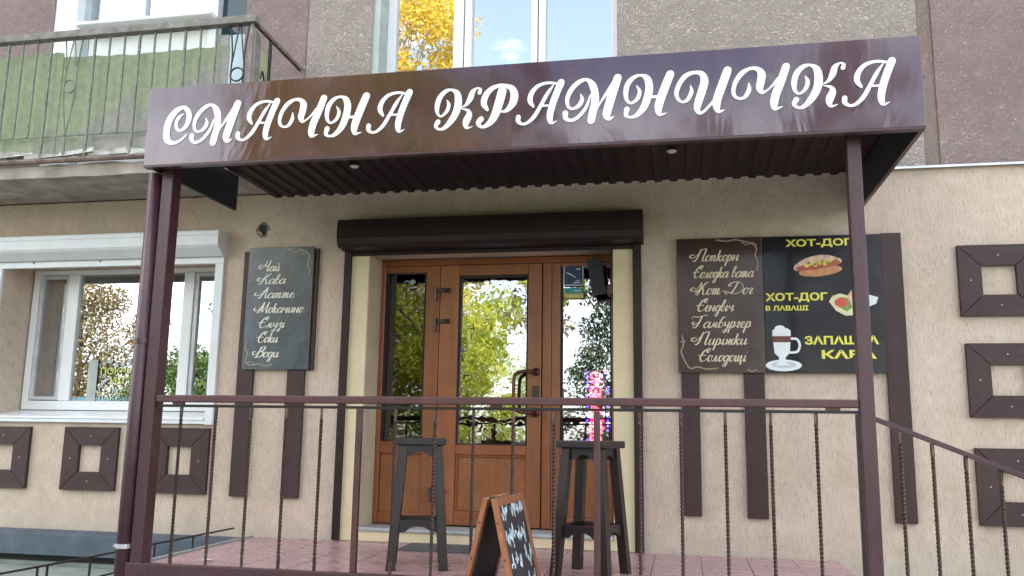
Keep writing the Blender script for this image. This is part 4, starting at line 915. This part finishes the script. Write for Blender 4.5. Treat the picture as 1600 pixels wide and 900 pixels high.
for q in orn_x[:3]:
    v = MB(); R = .052; zc = 4.13
    v.tube([(q + R * math.cos(a), YB - .004, zc + R * math.sin(a)) for a in [2 * PI * k / 20 for k in range(21)]], .0065, 6, False)
    v.tube(catmull([(q - .075, YB, 4.525), (q - .05, YB, 4.30), (q - R, YB, zc), (q - .035, YB, 3.95), (q, YB, 3.74)], 5), .006, 6)
    v.tube(catmull([(q + .075, YB, 4.525), (q + .05, YB, 4.30), (q + R, YB, zc), (q + .035, YB, 3.95), (q, YB, 3.74)], 5), .006, 6)
    v.tube([(q - .005, YB, 4.525), (q - R * .9, YB, zc + .10)], .005, 6); v.tube([(q + .005, YB, 4.525), (q + R * .9, YB, zc + .10)], .005, 6)
    v.box(q - .008, q + .008, YB - .006, YB + .006, 3.54, 3.74)
    v.obj('ring_ornament', M['black_iron'] if q > -4 else M['bar_paint'], bal)
MB().box(-3.112, -3.088, YB - .012, YB + .012, 3.55, 4.523).obj('corner_post', M['rail_grey'], bal)
# sheeting behind the bars: two overlapping lengths, gently wavy
def wavy(x0, x1, z0, z1a, z1b, y, amp, pitch, mat, name, axis='x'):
    n = int(abs(x1 - x0) / pitch * 6); V = []; 
    for i in range(n + 1):
        a = x0 + (x1 - x0) * i / n; d = amp * math.sin(2 * PI * (a - x0) / pitch); zt = z1a + (z1b - z1a) * i / n + .004 * math.sin(i * .9); zb = z0 + .012 * math.sin(i * .23) + .008 * math.sin(i * 1.3)
        for z in (zb, zt):
            V.append((a, y + d, z) if axis == 'x' else (y + d, a, z))
    for i in range(n + 1):
        a = V[2 * i], V[2 * i + 1]
        for p in a: V.append((p[0], p[1] + .003, p[2]) if axis == 'x' else (p[0] + .003, p[1], p[2]))
    f = []; m = 2 * (n + 1)
    for i in range(n):
        f += [(2 * i, 2 * i + 2, 2 * i + 3, 2 * i + 1), (m + 2 * i, m + 2 * i + 1, m + 2 * i + 3, m + 2 * i + 2), (2 * i, m + 2 * i, m + 2 * i + 2, 2 * i + 2), (2 * i + 1, 2 * i + 3, m + 2 * i + 3, m + 2 * i + 1)]
    f += [(0, 1, m + 1, m), (2 * n, m + 2 * n, m + 2 * n + 1, 2 * n + 1)]
    mb = MB(); mb.add(V, f); return mb.obj(name, mat, bal)
wavy(-4.02, -3.295, 3.57, 4.375, 4.385, YB + .035, .003, .17, M['sheet'], 'sheeting')
wavy(-4.74, -4.00, 3.57, 4.40, 4.375, YB + .045, .004, .19, M['sheet'], 'sheeting')
wavy(-7.0, -4.72, 3.57, 4.405, 4.435, YB + .036, .006, .125, M['sheet'], 'sheeting')
for i, (ya, zt) in enumerate(((-.66, 4.47), (-.57, 4.36), (-.47, 4.30), (-.37, 4.22), (-.27, 4.17), (-.17, 4.12))):
    MB().hexa([(-3.10, ya, 3.57), (-3.094, ya, 3.57), (-3.094, ya + .07, 3.57), (-3.10, ya + .07, 3.57)], [(-3.10, ya, zt + .03), (-3.094, ya, zt + .03), (-3.094, ya + .07, zt), (-3.10, ya + .07, zt)]).obj('side_slat', M['sheet_y'] if i else M['rail_grey'], bal)
MB().box(-3.095, -3.075, -.47, -.45, 3.55, 4.51).obj('side_bar', M['black_iron'], bal)
MB().tube(catmull([(-3.09, -.58, 4.15), (-3.09, -.55, 4.22), (-3.09, -.50, 4.10), (-3.09, -.48, 3.9)], 5), .007, 6).obj('side_scroll', M['black_iron'], bal)
base_at(bal, (-5.2, -.4, 3.41))

# ================================================================== CANOPY
can = thing('entrance_canopy', 'dark maroon canopy with white script shop name over the entrance', 'canopy')
CX0, CX1, CY, CZ0, CZ1 = -3.245, 1.252, -1.65, 3.138, 3.638
fa = MB(); fa.box(CX0, CX1, CY, CY + .022, CZ0, CZ1)
fas = fa.obj('front_fascia', M['fascia'], can, bevel=.002)
MB().box(CX0 + .001, CX1 - .001, CY + .001, CY + .05, CZ0 - .012, CZ0 - .0005).obj('fascia_trim', M['maroon'], can)
MB().box(CX1 - .02, CX1, CY + .0225, -.002, CZ0, CZ1).obj('side_fascia', M['inner'], can)
MB().box(CX1 - .022, CX1 + .001, CY + .051, -.002, CZ0 - .010, CZ0 - .0008).obj('side_trim', M['maroon'], can)
MB().prism([(CY + .0225, CZ0), (-.55, CZ0), (-.55, 3.40), (-.752, 3.40), (-.775, CZ1), (CY + .0225, CZ1)], 'x', CX0, CX0 + .02).obj('side_fascia', M['inner'], can)
# profiled roof sheet (trapezoid ribs running to the wall)
P = []; x = -3.20; pit = .112
while x < 1.22:
    P += [(x, 3.384), (x + .045, 3.384), (x + .056, 3.400), (x + .100, 3.400)]; x += pit
v = MB(); V = []; 
for (a, b) in P: V += [(a, CY + .03, b + .02), (a, -.002, b), (a, CY + .03, b + .0225), (a, -.002, b + .0025)]
F = []
for i in range(len(P) - 1):
    o = 4 * i; F += [(o, o + 4, o + 5, o + 1), (o + 2, o + 3, o + 7, o + 6), (o + 1, o + 5, o + 7, o + 3), (o, o + 2, o + 6, o + 4)]
v.add(V, F); v.obj('roof_sheet', M['roof'], can)
v = MB()
for y in (-1.50, -.80, -.06): v.box(-3.18, 1.22, y - .02, y + .02, 3.424 if y < -1 else 3.412, 3.46)
v.obj('purlin', M['roof'], can)
for x in (-2.235, -.046):
    l = MB(); l.tube([(x, -.74, 3.384), (x, -.74, 3.372)], .040, 18); lo = l.obj('spot_lamp', M['hinge'], can, smooth=False)
    l = MB(); l.tube([(x, -.74, 3.3715), (x, -.74, 3.364)], [.031, .024], 18); l.obj('lamp_lens', M['lamp'], lo)
# posts
def post(x0, x1, y0, y1, z0, z1): return MB().box(x0, x1, y0, y1, z0, z1).obj('post', M['maroon'], can, bevel=.004)
post(.883, .955, -1.53, -1.46, .0, 3.40); post(-3.192, -3.115, -1.53, -1.435, .0, 3.40)
base_at(can, (-1, -1.5, 0))
# letters, each its own part
for kk, (ch, ax, az) in enumerate(SIGN):
    v = MB()
    for i, st in enumerate(GLYPHS[ch]):
        ribbon(v, [(ax + a, az + b, ww * .93) for a, b, ww in st], CY - .005 - .0008 * i, CY - .0005, 7)
    o = v.obj('letter', M['letter'], can); o.location = Vector((0, 0, 0)) - Vector((-1, -1.5, 0))
# downpipe strapped to the left post
dp = thing('downpipe', 'round maroon downpipe strapped beside the left canopy post', 'downpipe')
MB().tube([(-3.245, -1.515, .02), (-3.245, -1.515, 3.12)], .043, 20).obj('pipe', M['maroon'], dp, smooth=True)
v = MB(); v.tube([(-3.245, -1.515, .845), (-3.245, -1.515, .870)], .047, 20); v.box(-3.30, -3.275, -1.54, -1.50, .852, .864)
v.obj('clamp', M['flash'], dp)
v = MB(); v.tube([(-3.245, -1.515, 2.05), (-3.245, -1.515, 2.08)], .0465, 20); v.obj('clamp', M['maroon'], dp)
base_at(dp, (-3.245, -1.515, 0))

# ================================================================== PORCH
DZ = .74
pb_ = structure(MB().box(-3.21, 1.0, -1.50, -.003, 0, DZ - .012).obj('porch_floor', M['grout']))
tn = 14; tw = 4.19 / tn; tl = 1.485 / 5
tm = MB().box(-tw / 2 + .002, tw / 2 - .002, -tl / 2 + .002, tl / 2 - .002, -.010, 0); t0 = tm.obj('tile', M['tile'], pb_, bevel=.0015)
rr = random.Random(4); first = True
for i in range(tn):
    for j in range(5):
        c = t0 if first else t0.copy()
        if not first: COL.objects.link(c); c.parent = pb_
        first = False
        c.location = (-3.20 + tw * (i + .5), -1.49 + tl * (j + .5), DZ + rr.uniform(-.0012, .0012)); c.rotation_euler = (rr.uniform(-.002, .002), rr.uniform(-.002, .002), 0)
bm_ = MB().box(-3.21, 1.005, -1.545, -1.501, .60, .768).obj('edge_beam', M['maroon'], pb_, bevel=.004)
bm2 = MB().box(-3.235, -3.211, -1.50, -.003, .60, .752).obj('edge_beam', M['concrete'], pb_, bevel=.004)
v = MB()
for i in range(4):
    v.box(1.001 + .36 * i, 1.36 + .36 * i, -1.5, -.003, 0, DZ - .148 * (i + 1))
structure(v.obj('steps', M['concrete'], bevel=.006))
mt = MB().box(-1.95, -1.42, -.39, -.03, DZ + .001, DZ + .011).obj('doormat', M['mat'], None, bevel=.004); tag(mt, 'thin grey doormat on the porch tiles before the door', 'doormat')

tag(MB().add([(-2.93, -1.20, DZ + .004), (-2.86, -1.22, DZ + .012), (-2.85, -1.17, DZ + .004), (-2.92, -1.15, DZ + .010)], [(0, 1, 2, 3)]).obj('paper_scrap', M['white_p'], None), 'small white paper scrap on the tiles at the left end of the porch', 'litter')
# ================================================================== RAILINGS
YR = -1.50
rl = thing('porch_railing', 'maroon porch railing with twisted iron balusters between the posts', 'railing')
MB().box(-3.113, .881, YR - .024, YR + .024, 1.697, 1.740).obj('handrail', M['rail'], rl, bevel=.006)
MB().box(-3.113, .881, YR - .011, YR + .011, 1.668, 1.684).obj('lower_bar', M['black_iron'], rl, bevel=.002)
for x in (.755, -.30, -1.02, -2.25, -2.97):
    MB().box(x - .035, x + .035, YR - .012, YR + .012, 1.6845, 1.6965).obj('spacer', M['rail'], rl)
def twisted(L, r=.0088, pitch=.085, plain=.06):
    mb = MB(); n = int(L / .0105); rings = []
    for i in range(n + 1):
        z = L * i / n; zz = min(max(z - plain, 0), L - 2 * plain); a = 2 * PI * zz / pitch
        rings += [(r * 1.2 * math.cos(a + k * PI / 2 + PI / 4), r * 1.2 * math.sin(a + k * PI / 2 + PI / 4), z) for k in range(4)]
    f = [(4 * i + k, 4 * i + (k + 1) % 4, 4 * i + 4 + (k + 1) % 4, 4 * i + 4 + k) for i in range(n) for k in range(4)]
    mb.add(rings, f); return mb
tb = twisted(.900); tb0 = tb.obj('baluster', M['twist'], rl); tb0.location = (-2.949, YR, .768)
for x in (-2.723, -2.497, -2.273, -2.054, -1.607, -1.373, -1.150, -.925, -.696, -.234, -.017, .213, .443, .669):
    c = tb0.copy(); COL.objects.link(c); c.parent = rl; c.location = (x, YR, .768); c.rotation_euler = (0, 0, random.uniform(0, 3))
for x in (-1.821, -.462):
    MB().box(x - .0165, x + .0165, YR - .0165, YR + .0165, .60, 1.667).obj('stanchion', M['rail'], rl, bevel=.002, smooth=False)
MB().box(.862, .878, YR - .008, YR + .008, .768, 1.667).obj('end_bar', M['black_iron'], rl)
base_at(rl, (-1.1, YR, .74))
# stair rail
sr = thing('stair_railing', 'sloping stair railing with twisted bars right of the porch post', 'railing')
sl_ = -.4027; z_at = lambda x: 1.642 + sl_ * (x - .956)
v = MB(); v.hexa([(.956, YR - .016, 1.630), (.956, YR + .016, 1.630), (.956, YR + .016, 1.656), (.956, YR - .016, 1.656)], [(2.95, YR - .016, z_at(2.95) - .012), (2.95, YR + .016, z_at(2.95) - .012), (2.95, YR + .016, z_at(2.95) + .014), (2.95, YR - .016, z_at(2.95) + .014)])
v.obj('handrail', M['maroon'], sr, bevel=.003)
for x in (1.070, 1.219, 1.370, 1.525, 1.680, 1.835, 1.99, 2.145, 2.30):
    k = min(3, int((x - 1.0) / .36)); zb = DZ - .148 * (k + 1) if x < 2.44 else .004
    L = z_at(x) - .012 - zb
    o = twisted(L).obj('baluster', M['twist'], sr); o.location = (x, YR, zb)
MB().box(2.93, 2.97, YR - .02, YR + .02, 0, z_at(2.95)).obj('end_post', M['maroon'], sr)
base_at(sr, (1.9, YR, 0))
# low iron rail beside the porch, lower left
lr = thing('low_iron_rail', 'low thin iron rail running to the wall at the lower left', 'railing')
XL = -3.475
v = MB(); v.tube([(XL + .11, -.02, .80), (XL + .01, -.85, .782), (XL, -1.5, .78), (XL - .045, -2.15, .78), (XL - .09, -2.9, .78)], .0065, 8); v.obj('top_rail', M['black_iron'], lr)
v = MB(); v.tube([(XL + .0, -1.1, .655), (XL, -1.5, .655), (XL - .045, -2.15, .655), (XL - .09, -2.9, .655)], .006, 8); v.obj('lower_rail', M['black_iron'], lr)
for y in (-.40, -.86, -1.18, -1.5, -1.83, -1.9, -2.4, -2.85):
    xx = XL + .005 - max(0, -y - 1.5) * .065
    MB().box(xx - .005, xx + .005, y - .005, y + .005, .47 if y > -1.2 else .004, .776).obj('upright', M['black_iron'], lr)
base_at(lr, (XL, -1.5, 0))

# ================================================================== STOOLS
def lerp(a, b, t): return tuple(a[i] + (b[i] - a[i]) * t for i in range(3))
def make_stool(label, seat=.31, h=.765, top_s=.105, bot_s=.155, seat_over=.0):
    t = thing('bar_stool', label, 'bar stool', group='bar stools on the porch')
    hs = seat / 2
    MB().box(-hs, hs, -hs, hs, h - .042, h).obj('seat', M['stool_h'], t, bevel=.006)
    lw = .0275
    def leg(sx, sy):
        b = (sx * bot_s, sy * bot_s); a = (sx * top_s, sy * top_s)
        q = lambda c, z: [(c[0] - lw, c[1] - lw, z), (c[0] + lw, c[1] - lw, z), (c[0] + lw, c[1] + lw, z), (c[0] - lw, c[1] + lw, z)]
        MB().hexa(q(b, 0), q(a, h - .0425)).obj('leg', M['stool'], t, bevel=.003)
    for sx in (-1, 1):
        for sy in (-1, 1): leg(sx, sy)
    def apron(z0, z1, arch, nm):
        for k in range(4):
            zm = (z0 + z1) / 2; s = top_s + (bot_s - top_s) * (1 - zm / (h - .036)); L = s - lw - .001
            n = 14; V = []; F = []
            th = .011
            for i in range(n + 1):
                u = -L + 2 * L * i / n; e = abs(u) / L
                zb = z0 + arch * max(0, 1 - (e / .72) ** 2.4)
                for (yy, zz) in ((-th, zb), (-th, z1), (th, z1), (th, zb)): V.append((u, -s + yy, zz))
            for i in range(n):
                for j in range(4): F.append((4 * i + j, 4 * i + (j + 1) % 4, 4 * i + 4 + (j + 1) % 4, 4 * i + 4 + j))
            F += [(0, 1, 2, 3), (4 * n + 3, 4 * n + 2, 4 * n + 1, 4 * n)]
            mb = MB(); mb.add(V, F); o = mb.obj(nm, M['stool_h'], t); o.rotation_euler = (0, 0, k * PI / 2)
    apron(h - .110, h - .043, .028, 'apron'); apron(.215, .285, .034, 'foot_rail')
    return t
s1 = make_stool('left bar stool seen square on, before the left half of the door'); s1.location = (-1.60, -1.02, DZ + .001); s1.rotation_euler = (0, 0, math.radians(17))
s2 = make_stool('right bar stool turned cornerwise, below the red light sign', .315); s2.location = (-.545, -1.03, DZ + .001); s2.rotation_euler = (0, 0, math.radians(-17))

# ================================================================== A-BOARD
ab = thing('sandwich_board', 'orange wooden sandwich board with chalk scribbles on black in front of the porch', 'sandwich board')
AN, AF, HT = Vector((-.965, -1.90, 0)), Vector((-.925, -1.33, 0)), 1.215
def aboard():
    L = .56; spread = .30; fwid, th = .045, .024
    for s, nm in ((1, 'front_leaf'), (-1, 'back_leaf')):
        # leaf plane: u along the ridge (local y), v down the slope
        o = bpy.data.objects.new(nm, None)
        top = Vector((s * .020, 0, HT)); bot = Vector((s * spread, 0, 0)); d = (bot - top); Ls = d.length; d.normalize(); nrm = Vector((d.z, 0, -d.x)) * (-s)
        nrm = nrm if nrm.x * s > 0 else -nrm
        def bx(u0, u1, v0, v1, t0, t1, name, mat, par):
            P = lambda u, vv, t: tuple(top + Vector((0, u, 0)) + d * vv + nrm * t)
            mb = MB(); mb.hexa([P(u0, v0, t0), P(u1, v0, t0), P(u1, v0, t1), P(u0, v0, t1)], [P(u0, v1, t0), P(u1, v1, t0), P(u1, v1, t1), P(u0, v1, t1)])
            return mb.obj(name, mat, par, bevel=.002 if mat is M['orange'] else 0)
        pnl = bx(-L / 2 + fwid, L / 2 - fwid, fwid, Ls - .12, -.006, .006, 'panel', M['chalk'], ab)
        bx(-L / 2, -L / 2 + fwid, 0, Ls, -th / 2, th / 2, 'frame_bar', M['orange'], ab); bx(L / 2 - fwid, L / 2, 0, Ls, -th / 2, th / 2, 'frame_bar', M['orange'], ab)
        bx(-L / 2 + fwid + .001, L / 2 - fwid - .001, 0, fwid - .001, -th / 2, th / 2, 'frame_bar', M['orange'], ab); bx(-L / 2 + fwid + .001, L / 2 - fwid - .001, Ls - .12, Ls - .075, -th / 2, th / 2, 'frame_bar', M['orange'], ab)
        bpy.data.objects.remove(o)
        vv = MB()
        for q in (.12, .30, .55):
            p = top + Vector((0, -L / 2, 0)) + d * q; vv.tube([tuple(p - Vector((0, .002, 0))), tuple(p + Vector((0, .004, 0)))], .005, 8)
        vv.obj('screw', M['hinge'], ab)
        if s == 1:   # chalk scribble on the outer face
            rr = random.Random(12); vv = MB()
            for row in range(7):
                base = fwid + .09 + row * .13; u = -L / 2 + fwid + .03
                while u < L / 2 - fwid - .06:
                    wdt = rr.uniform(.03, .075); pts = []
                    for k in range(6): pts.append((u + wdt * k / 5 + rr.uniform(-.008, .008), base - rr.uniform(0, .075) - (.05 if k % 2 else 0)))
                    if rr.random() < .85:
                        C = catmull([(a, b, 0) for a, b in pts], 4); m = len(C); V = []
                        for i, c in enumerate(C):
                            dd = C[min(i + 1, m - 1)][:2] - C[max(i - 1, 0)][:2]; dd = dd / (np.hypot(*dd) + 1e-9); nn = np.array([-dd[1], dd[0]]) * rr.uniform(.003, .0075)
                            for sg in (1, -1):
                                a, b = c[:2] + nn * sg; V.append(tuple(top + Vector((0, a, 0)) + d * b + nrm * .0075))
                        vv.add(V, [(2 * i, 2 * i + 1, 2 * i + 3, 2 * i + 2) for i in range(m - 1)])
                    u += wdt + rr.uniform(.005, .02)
            vv.obj('chalk_writing', M['chalk_w'], ab)
    v = MB(); v.box(-.018, .018, -L / 2 + .06, -L / 2 + .12, HT - .004, HT + .004); v.box(-.018, .018, L / 2 - .12, L / 2 - .06, HT - .004, HT + .004); v.obj('hinge', M['hinge'], ab)
    v = MB(); v.tube([(-.17, -.2, .62), (0, -.2, .60), (.17, -.2, .62)], .003, 6); v.obj('stay_chain', M['hinge'], ab)
aboard()
mid = (AN + AF) / 2; dr = AF - AN
ab.location = (mid.x, mid.y, 0.004); ab.rotation_euler = (0, 0, math.atan2(-dr.x, dr.y))

# ================================================================== TREES ACROSS THE ROAD (seen in the glass and the fascia)
def leaf_mesh(name, centres, radii, n, size, mat, parent, rs, flat=.75, up=0.0):
    """n small folded leaf quads scattered in the clumps"""
    k = rs.randint(0, len(centres), n); c = np.array(centres)[k]; r = np.array(radii)[k][:, None]
    d = rs.normal(size=(n, 3)); d /= np.linalg.norm(d, axis=1)[:, None]; rad = rs.rand(n, 1) ** .45
    p = c + d * r * rad * np.array([1, 1, flat])
    a = rs.normal(size=(n, 3)); a /= np.linalg.norm(a, axis=1)[:, None]; b = np.cross(a, rs.normal(size=(n, 3))); b /= np.linalg.norm(b, axis=1)[:, None]
    s = size * rs.uniform(.6, 1.3, (n, 1))
    V = np.empty((n, 4, 3)); V[:, 0] = p - a * s; V[:, 1] = p - b * s * .55; V[:, 2] = p + a * s; V[:, 3] = p + b * s * .55
    me = bpy.data.meshes.new(name); me.vertices.add(4 * n); me.vertices.foreach_set('co', V.reshape(-1).astype(np.float32))
    me.loops.add(4 * n); me.loops.foreach_set('vertex_index', np.arange(4 * n, dtype=np.int32)); me.polygons.add(n)
    me.polygons.foreach_set('loop_start', np.arange(0, 4 * n, 4, dtype=np.int32)); me.update(calc_edges=True); me.materials.append(mat)
    o = bpy.data.objects.new(name, me); COL.objects.link(o); o.parent = parent; return o
def tree(kind, label, x, y, h, crown_r, z0, mat, bark, n, size, seed, clumps=26, shape='round', clump_r=.26, cat='tree'):
    rs = np.random.RandomState(seed); t = thing(kind, label, cat, (x, y, 0), 0, 'trees across the road')
    tr = MB(); pts = [(0, 0, 0)]
    for i in range(1, 8): pts.append((pts[-1][0] + rs.uniform(-.12, .12), pts[-1][1] + rs.uniform(-.12, .12), h * .92 * i / 7))
    r0 = h * .016 + .05; tr.tube(pts, [r0 * (1 - .85 * i / 7) for i in range(8)], 9)
    cs, rs_ = [], []
    for i in range(clumps):
        f = (i + .5) / clumps; z = z0 + (h - z0) * f
        if shape == 'cone': R = crown_r * (1 - f) ** .8 + .1
        elif shape == 'birch': R = crown_r * math.sin(PI * min(1, .12 + .85 * f)) ** .7
        else: R = crown_r * math.sqrt(max(.05, 1 - (2 * f - 1) ** 2))
        a = i * 2.39996 + rs.uniform(-.4, .4); rr_ = R * rs.uniform(.35, .95); c = (rr_ * math.cos(a), rr_ * math.sin(a), z); cs.append(c); rs_.append(crown_r * clump_r * rs.uniform(.7, 1.35))
        k = min(6, max(1, int(7 * z / (h * .92)) - 1)); b = pts[k]
        tr.tube([b, ((b[0] + c[0]) / 2, (b[1] + c[1]) / 2, (b[2] + c[2]) / 2 + .1), c], [r0 * .32 * (1 - k / 8) + .012, r0 * .2 * (1 - k / 8) + .01, .006], 5)
    tr.obj('trunk', bark, t); leaf_mesh('crown', cs, rs_, n, size, mat, t, rs)
    return t
tree('maple_tree', 'lime green maple whose low branches show in the door glass', -5.1, -11.6, 8.2, 3.0, 3.2, M['leaf_lime'], M['bark_t'], 4300, .085, 1, 20, clump_r=.22)
tree('birch_tree', 'tall golden birch reflected in the window over the canopy', -9.1, -19.0, 18.0, 3.9, 3.5, M['leaf_gold'], M['birch'], 42000, .085, 2, 70, 'birch', .27)
tree('birch_tree', 'second golden birch, shorter, left of the tall one', -12.6, -22.0, 13.0, 2.4, 3.0, M['leaf_gold'], M['birch'], 15000, .085, 3, 34, 'birch', .27)
tree('spruce_tree', 'dark conical spruce reflected in the right door sidelight', -1.9, -19.5, 8.8, 2.5, .6, M['leaf_dark'], M['bark_t'], 20000, .06, 4, 44, 'cone', .30)
tree('bushy_tree', 'dense green tree reflected in the left door sidelight', -10.2, -15.2, 7.2, 2.6, .7, M['leaf_green'], M['bark_t'], 22000, .065, 5, 40, clump_r=.34)
tree('bushy_tree', 'olive brown autumn tree reflected in the salon window', -21.6, -20.5, 7.0, 3.5, .9, M['leaf_brown'], M['bark_t'], 26000, .065, 6, 44, clump_r=.30)
tree('bushy_tree', 'small dark tree at the right of the salon reflection', -16.0, -18.5, 4.0, 1.7, .5, M['leaf_green'], M['bark_t'], 12000, .06, 7, 26, clump_r=.34)
tree('birch_tree', 'thin golden birch opposite the right end of the canopy', 4.6, -21.0, 12.5, 2.2, 4.5, M['leaf_brown'], M['birch'], 8000, .085, 8, 26, 'birch', .26)
tree('maple_tree', 'reddish green tree opposite the middle of the canopy', .8, -24.0, 11.5, 2.4, 3.0, M['leaf_brown'], M['bark_t'], 9000, .09, 9, 28, clump_r=.26)
tree('bushy_tree', 'green tree behind the maple, low in the door glass', -6.6, -19.0, 5.4, 2.8, .4, M['leaf_lime'], M['bark_t'], 20000, .07, 10, 36, clump_r=.32)
tree('birch_tree', 'ragged golden birch left of the middle of the fascia reflection', -5.2, -25.0, 15.0, 2.3, 6.0, M['leaf_brown'], M['birch'], 9000, .09, 14, 30, 'birch', .24)
tree('bushy_tree', 'dense green tree far right across the road', 10.5, -19.0, 9.0, 3.0, 1.0, M['leaf_green'], M['bark_t'], 14000, .08, 13, 34, clump_r=.32)
# hedge: uncountable, one object
rs = np.random.RandomState(31); hc_ = [(x, -15.4 + rs.uniform(-.35, .35), .35 + rs.uniform(0, .9)) for x in np.arange(-22, 16, .28)]
hg = leaf_mesh('hedge', hc_, [.42] * len(hc_), 42000, .05, M['leaf_green'], None, rs); hg['kind'] = 'stuff'; hg['label'] = 'clipped green hedge along the far side of the road'; hg['category'] = 'hedge'
# teal-roofed kiosk across the road
ks = thing('kiosk', 'low kiosk with a teal roof across the road', 'kiosk', (-19.5, -17.2, 0))
MB().box(-1.9, 1.9, -1.2, 1.2, 0, 1.9).obj('wall', M['shed'], ks)
MB().prism([(-1.45, 1.901), (1.5, 1.901), (1.5, 2.0), (-1.45, 2.75)], 'x', -2.15, 2.15).obj('roof', M['teal_roof'], ks)
MB().box(-1.4, -.3, 1.201, 1.22, .9, 1.6).obj('window', M['dark'], ks)
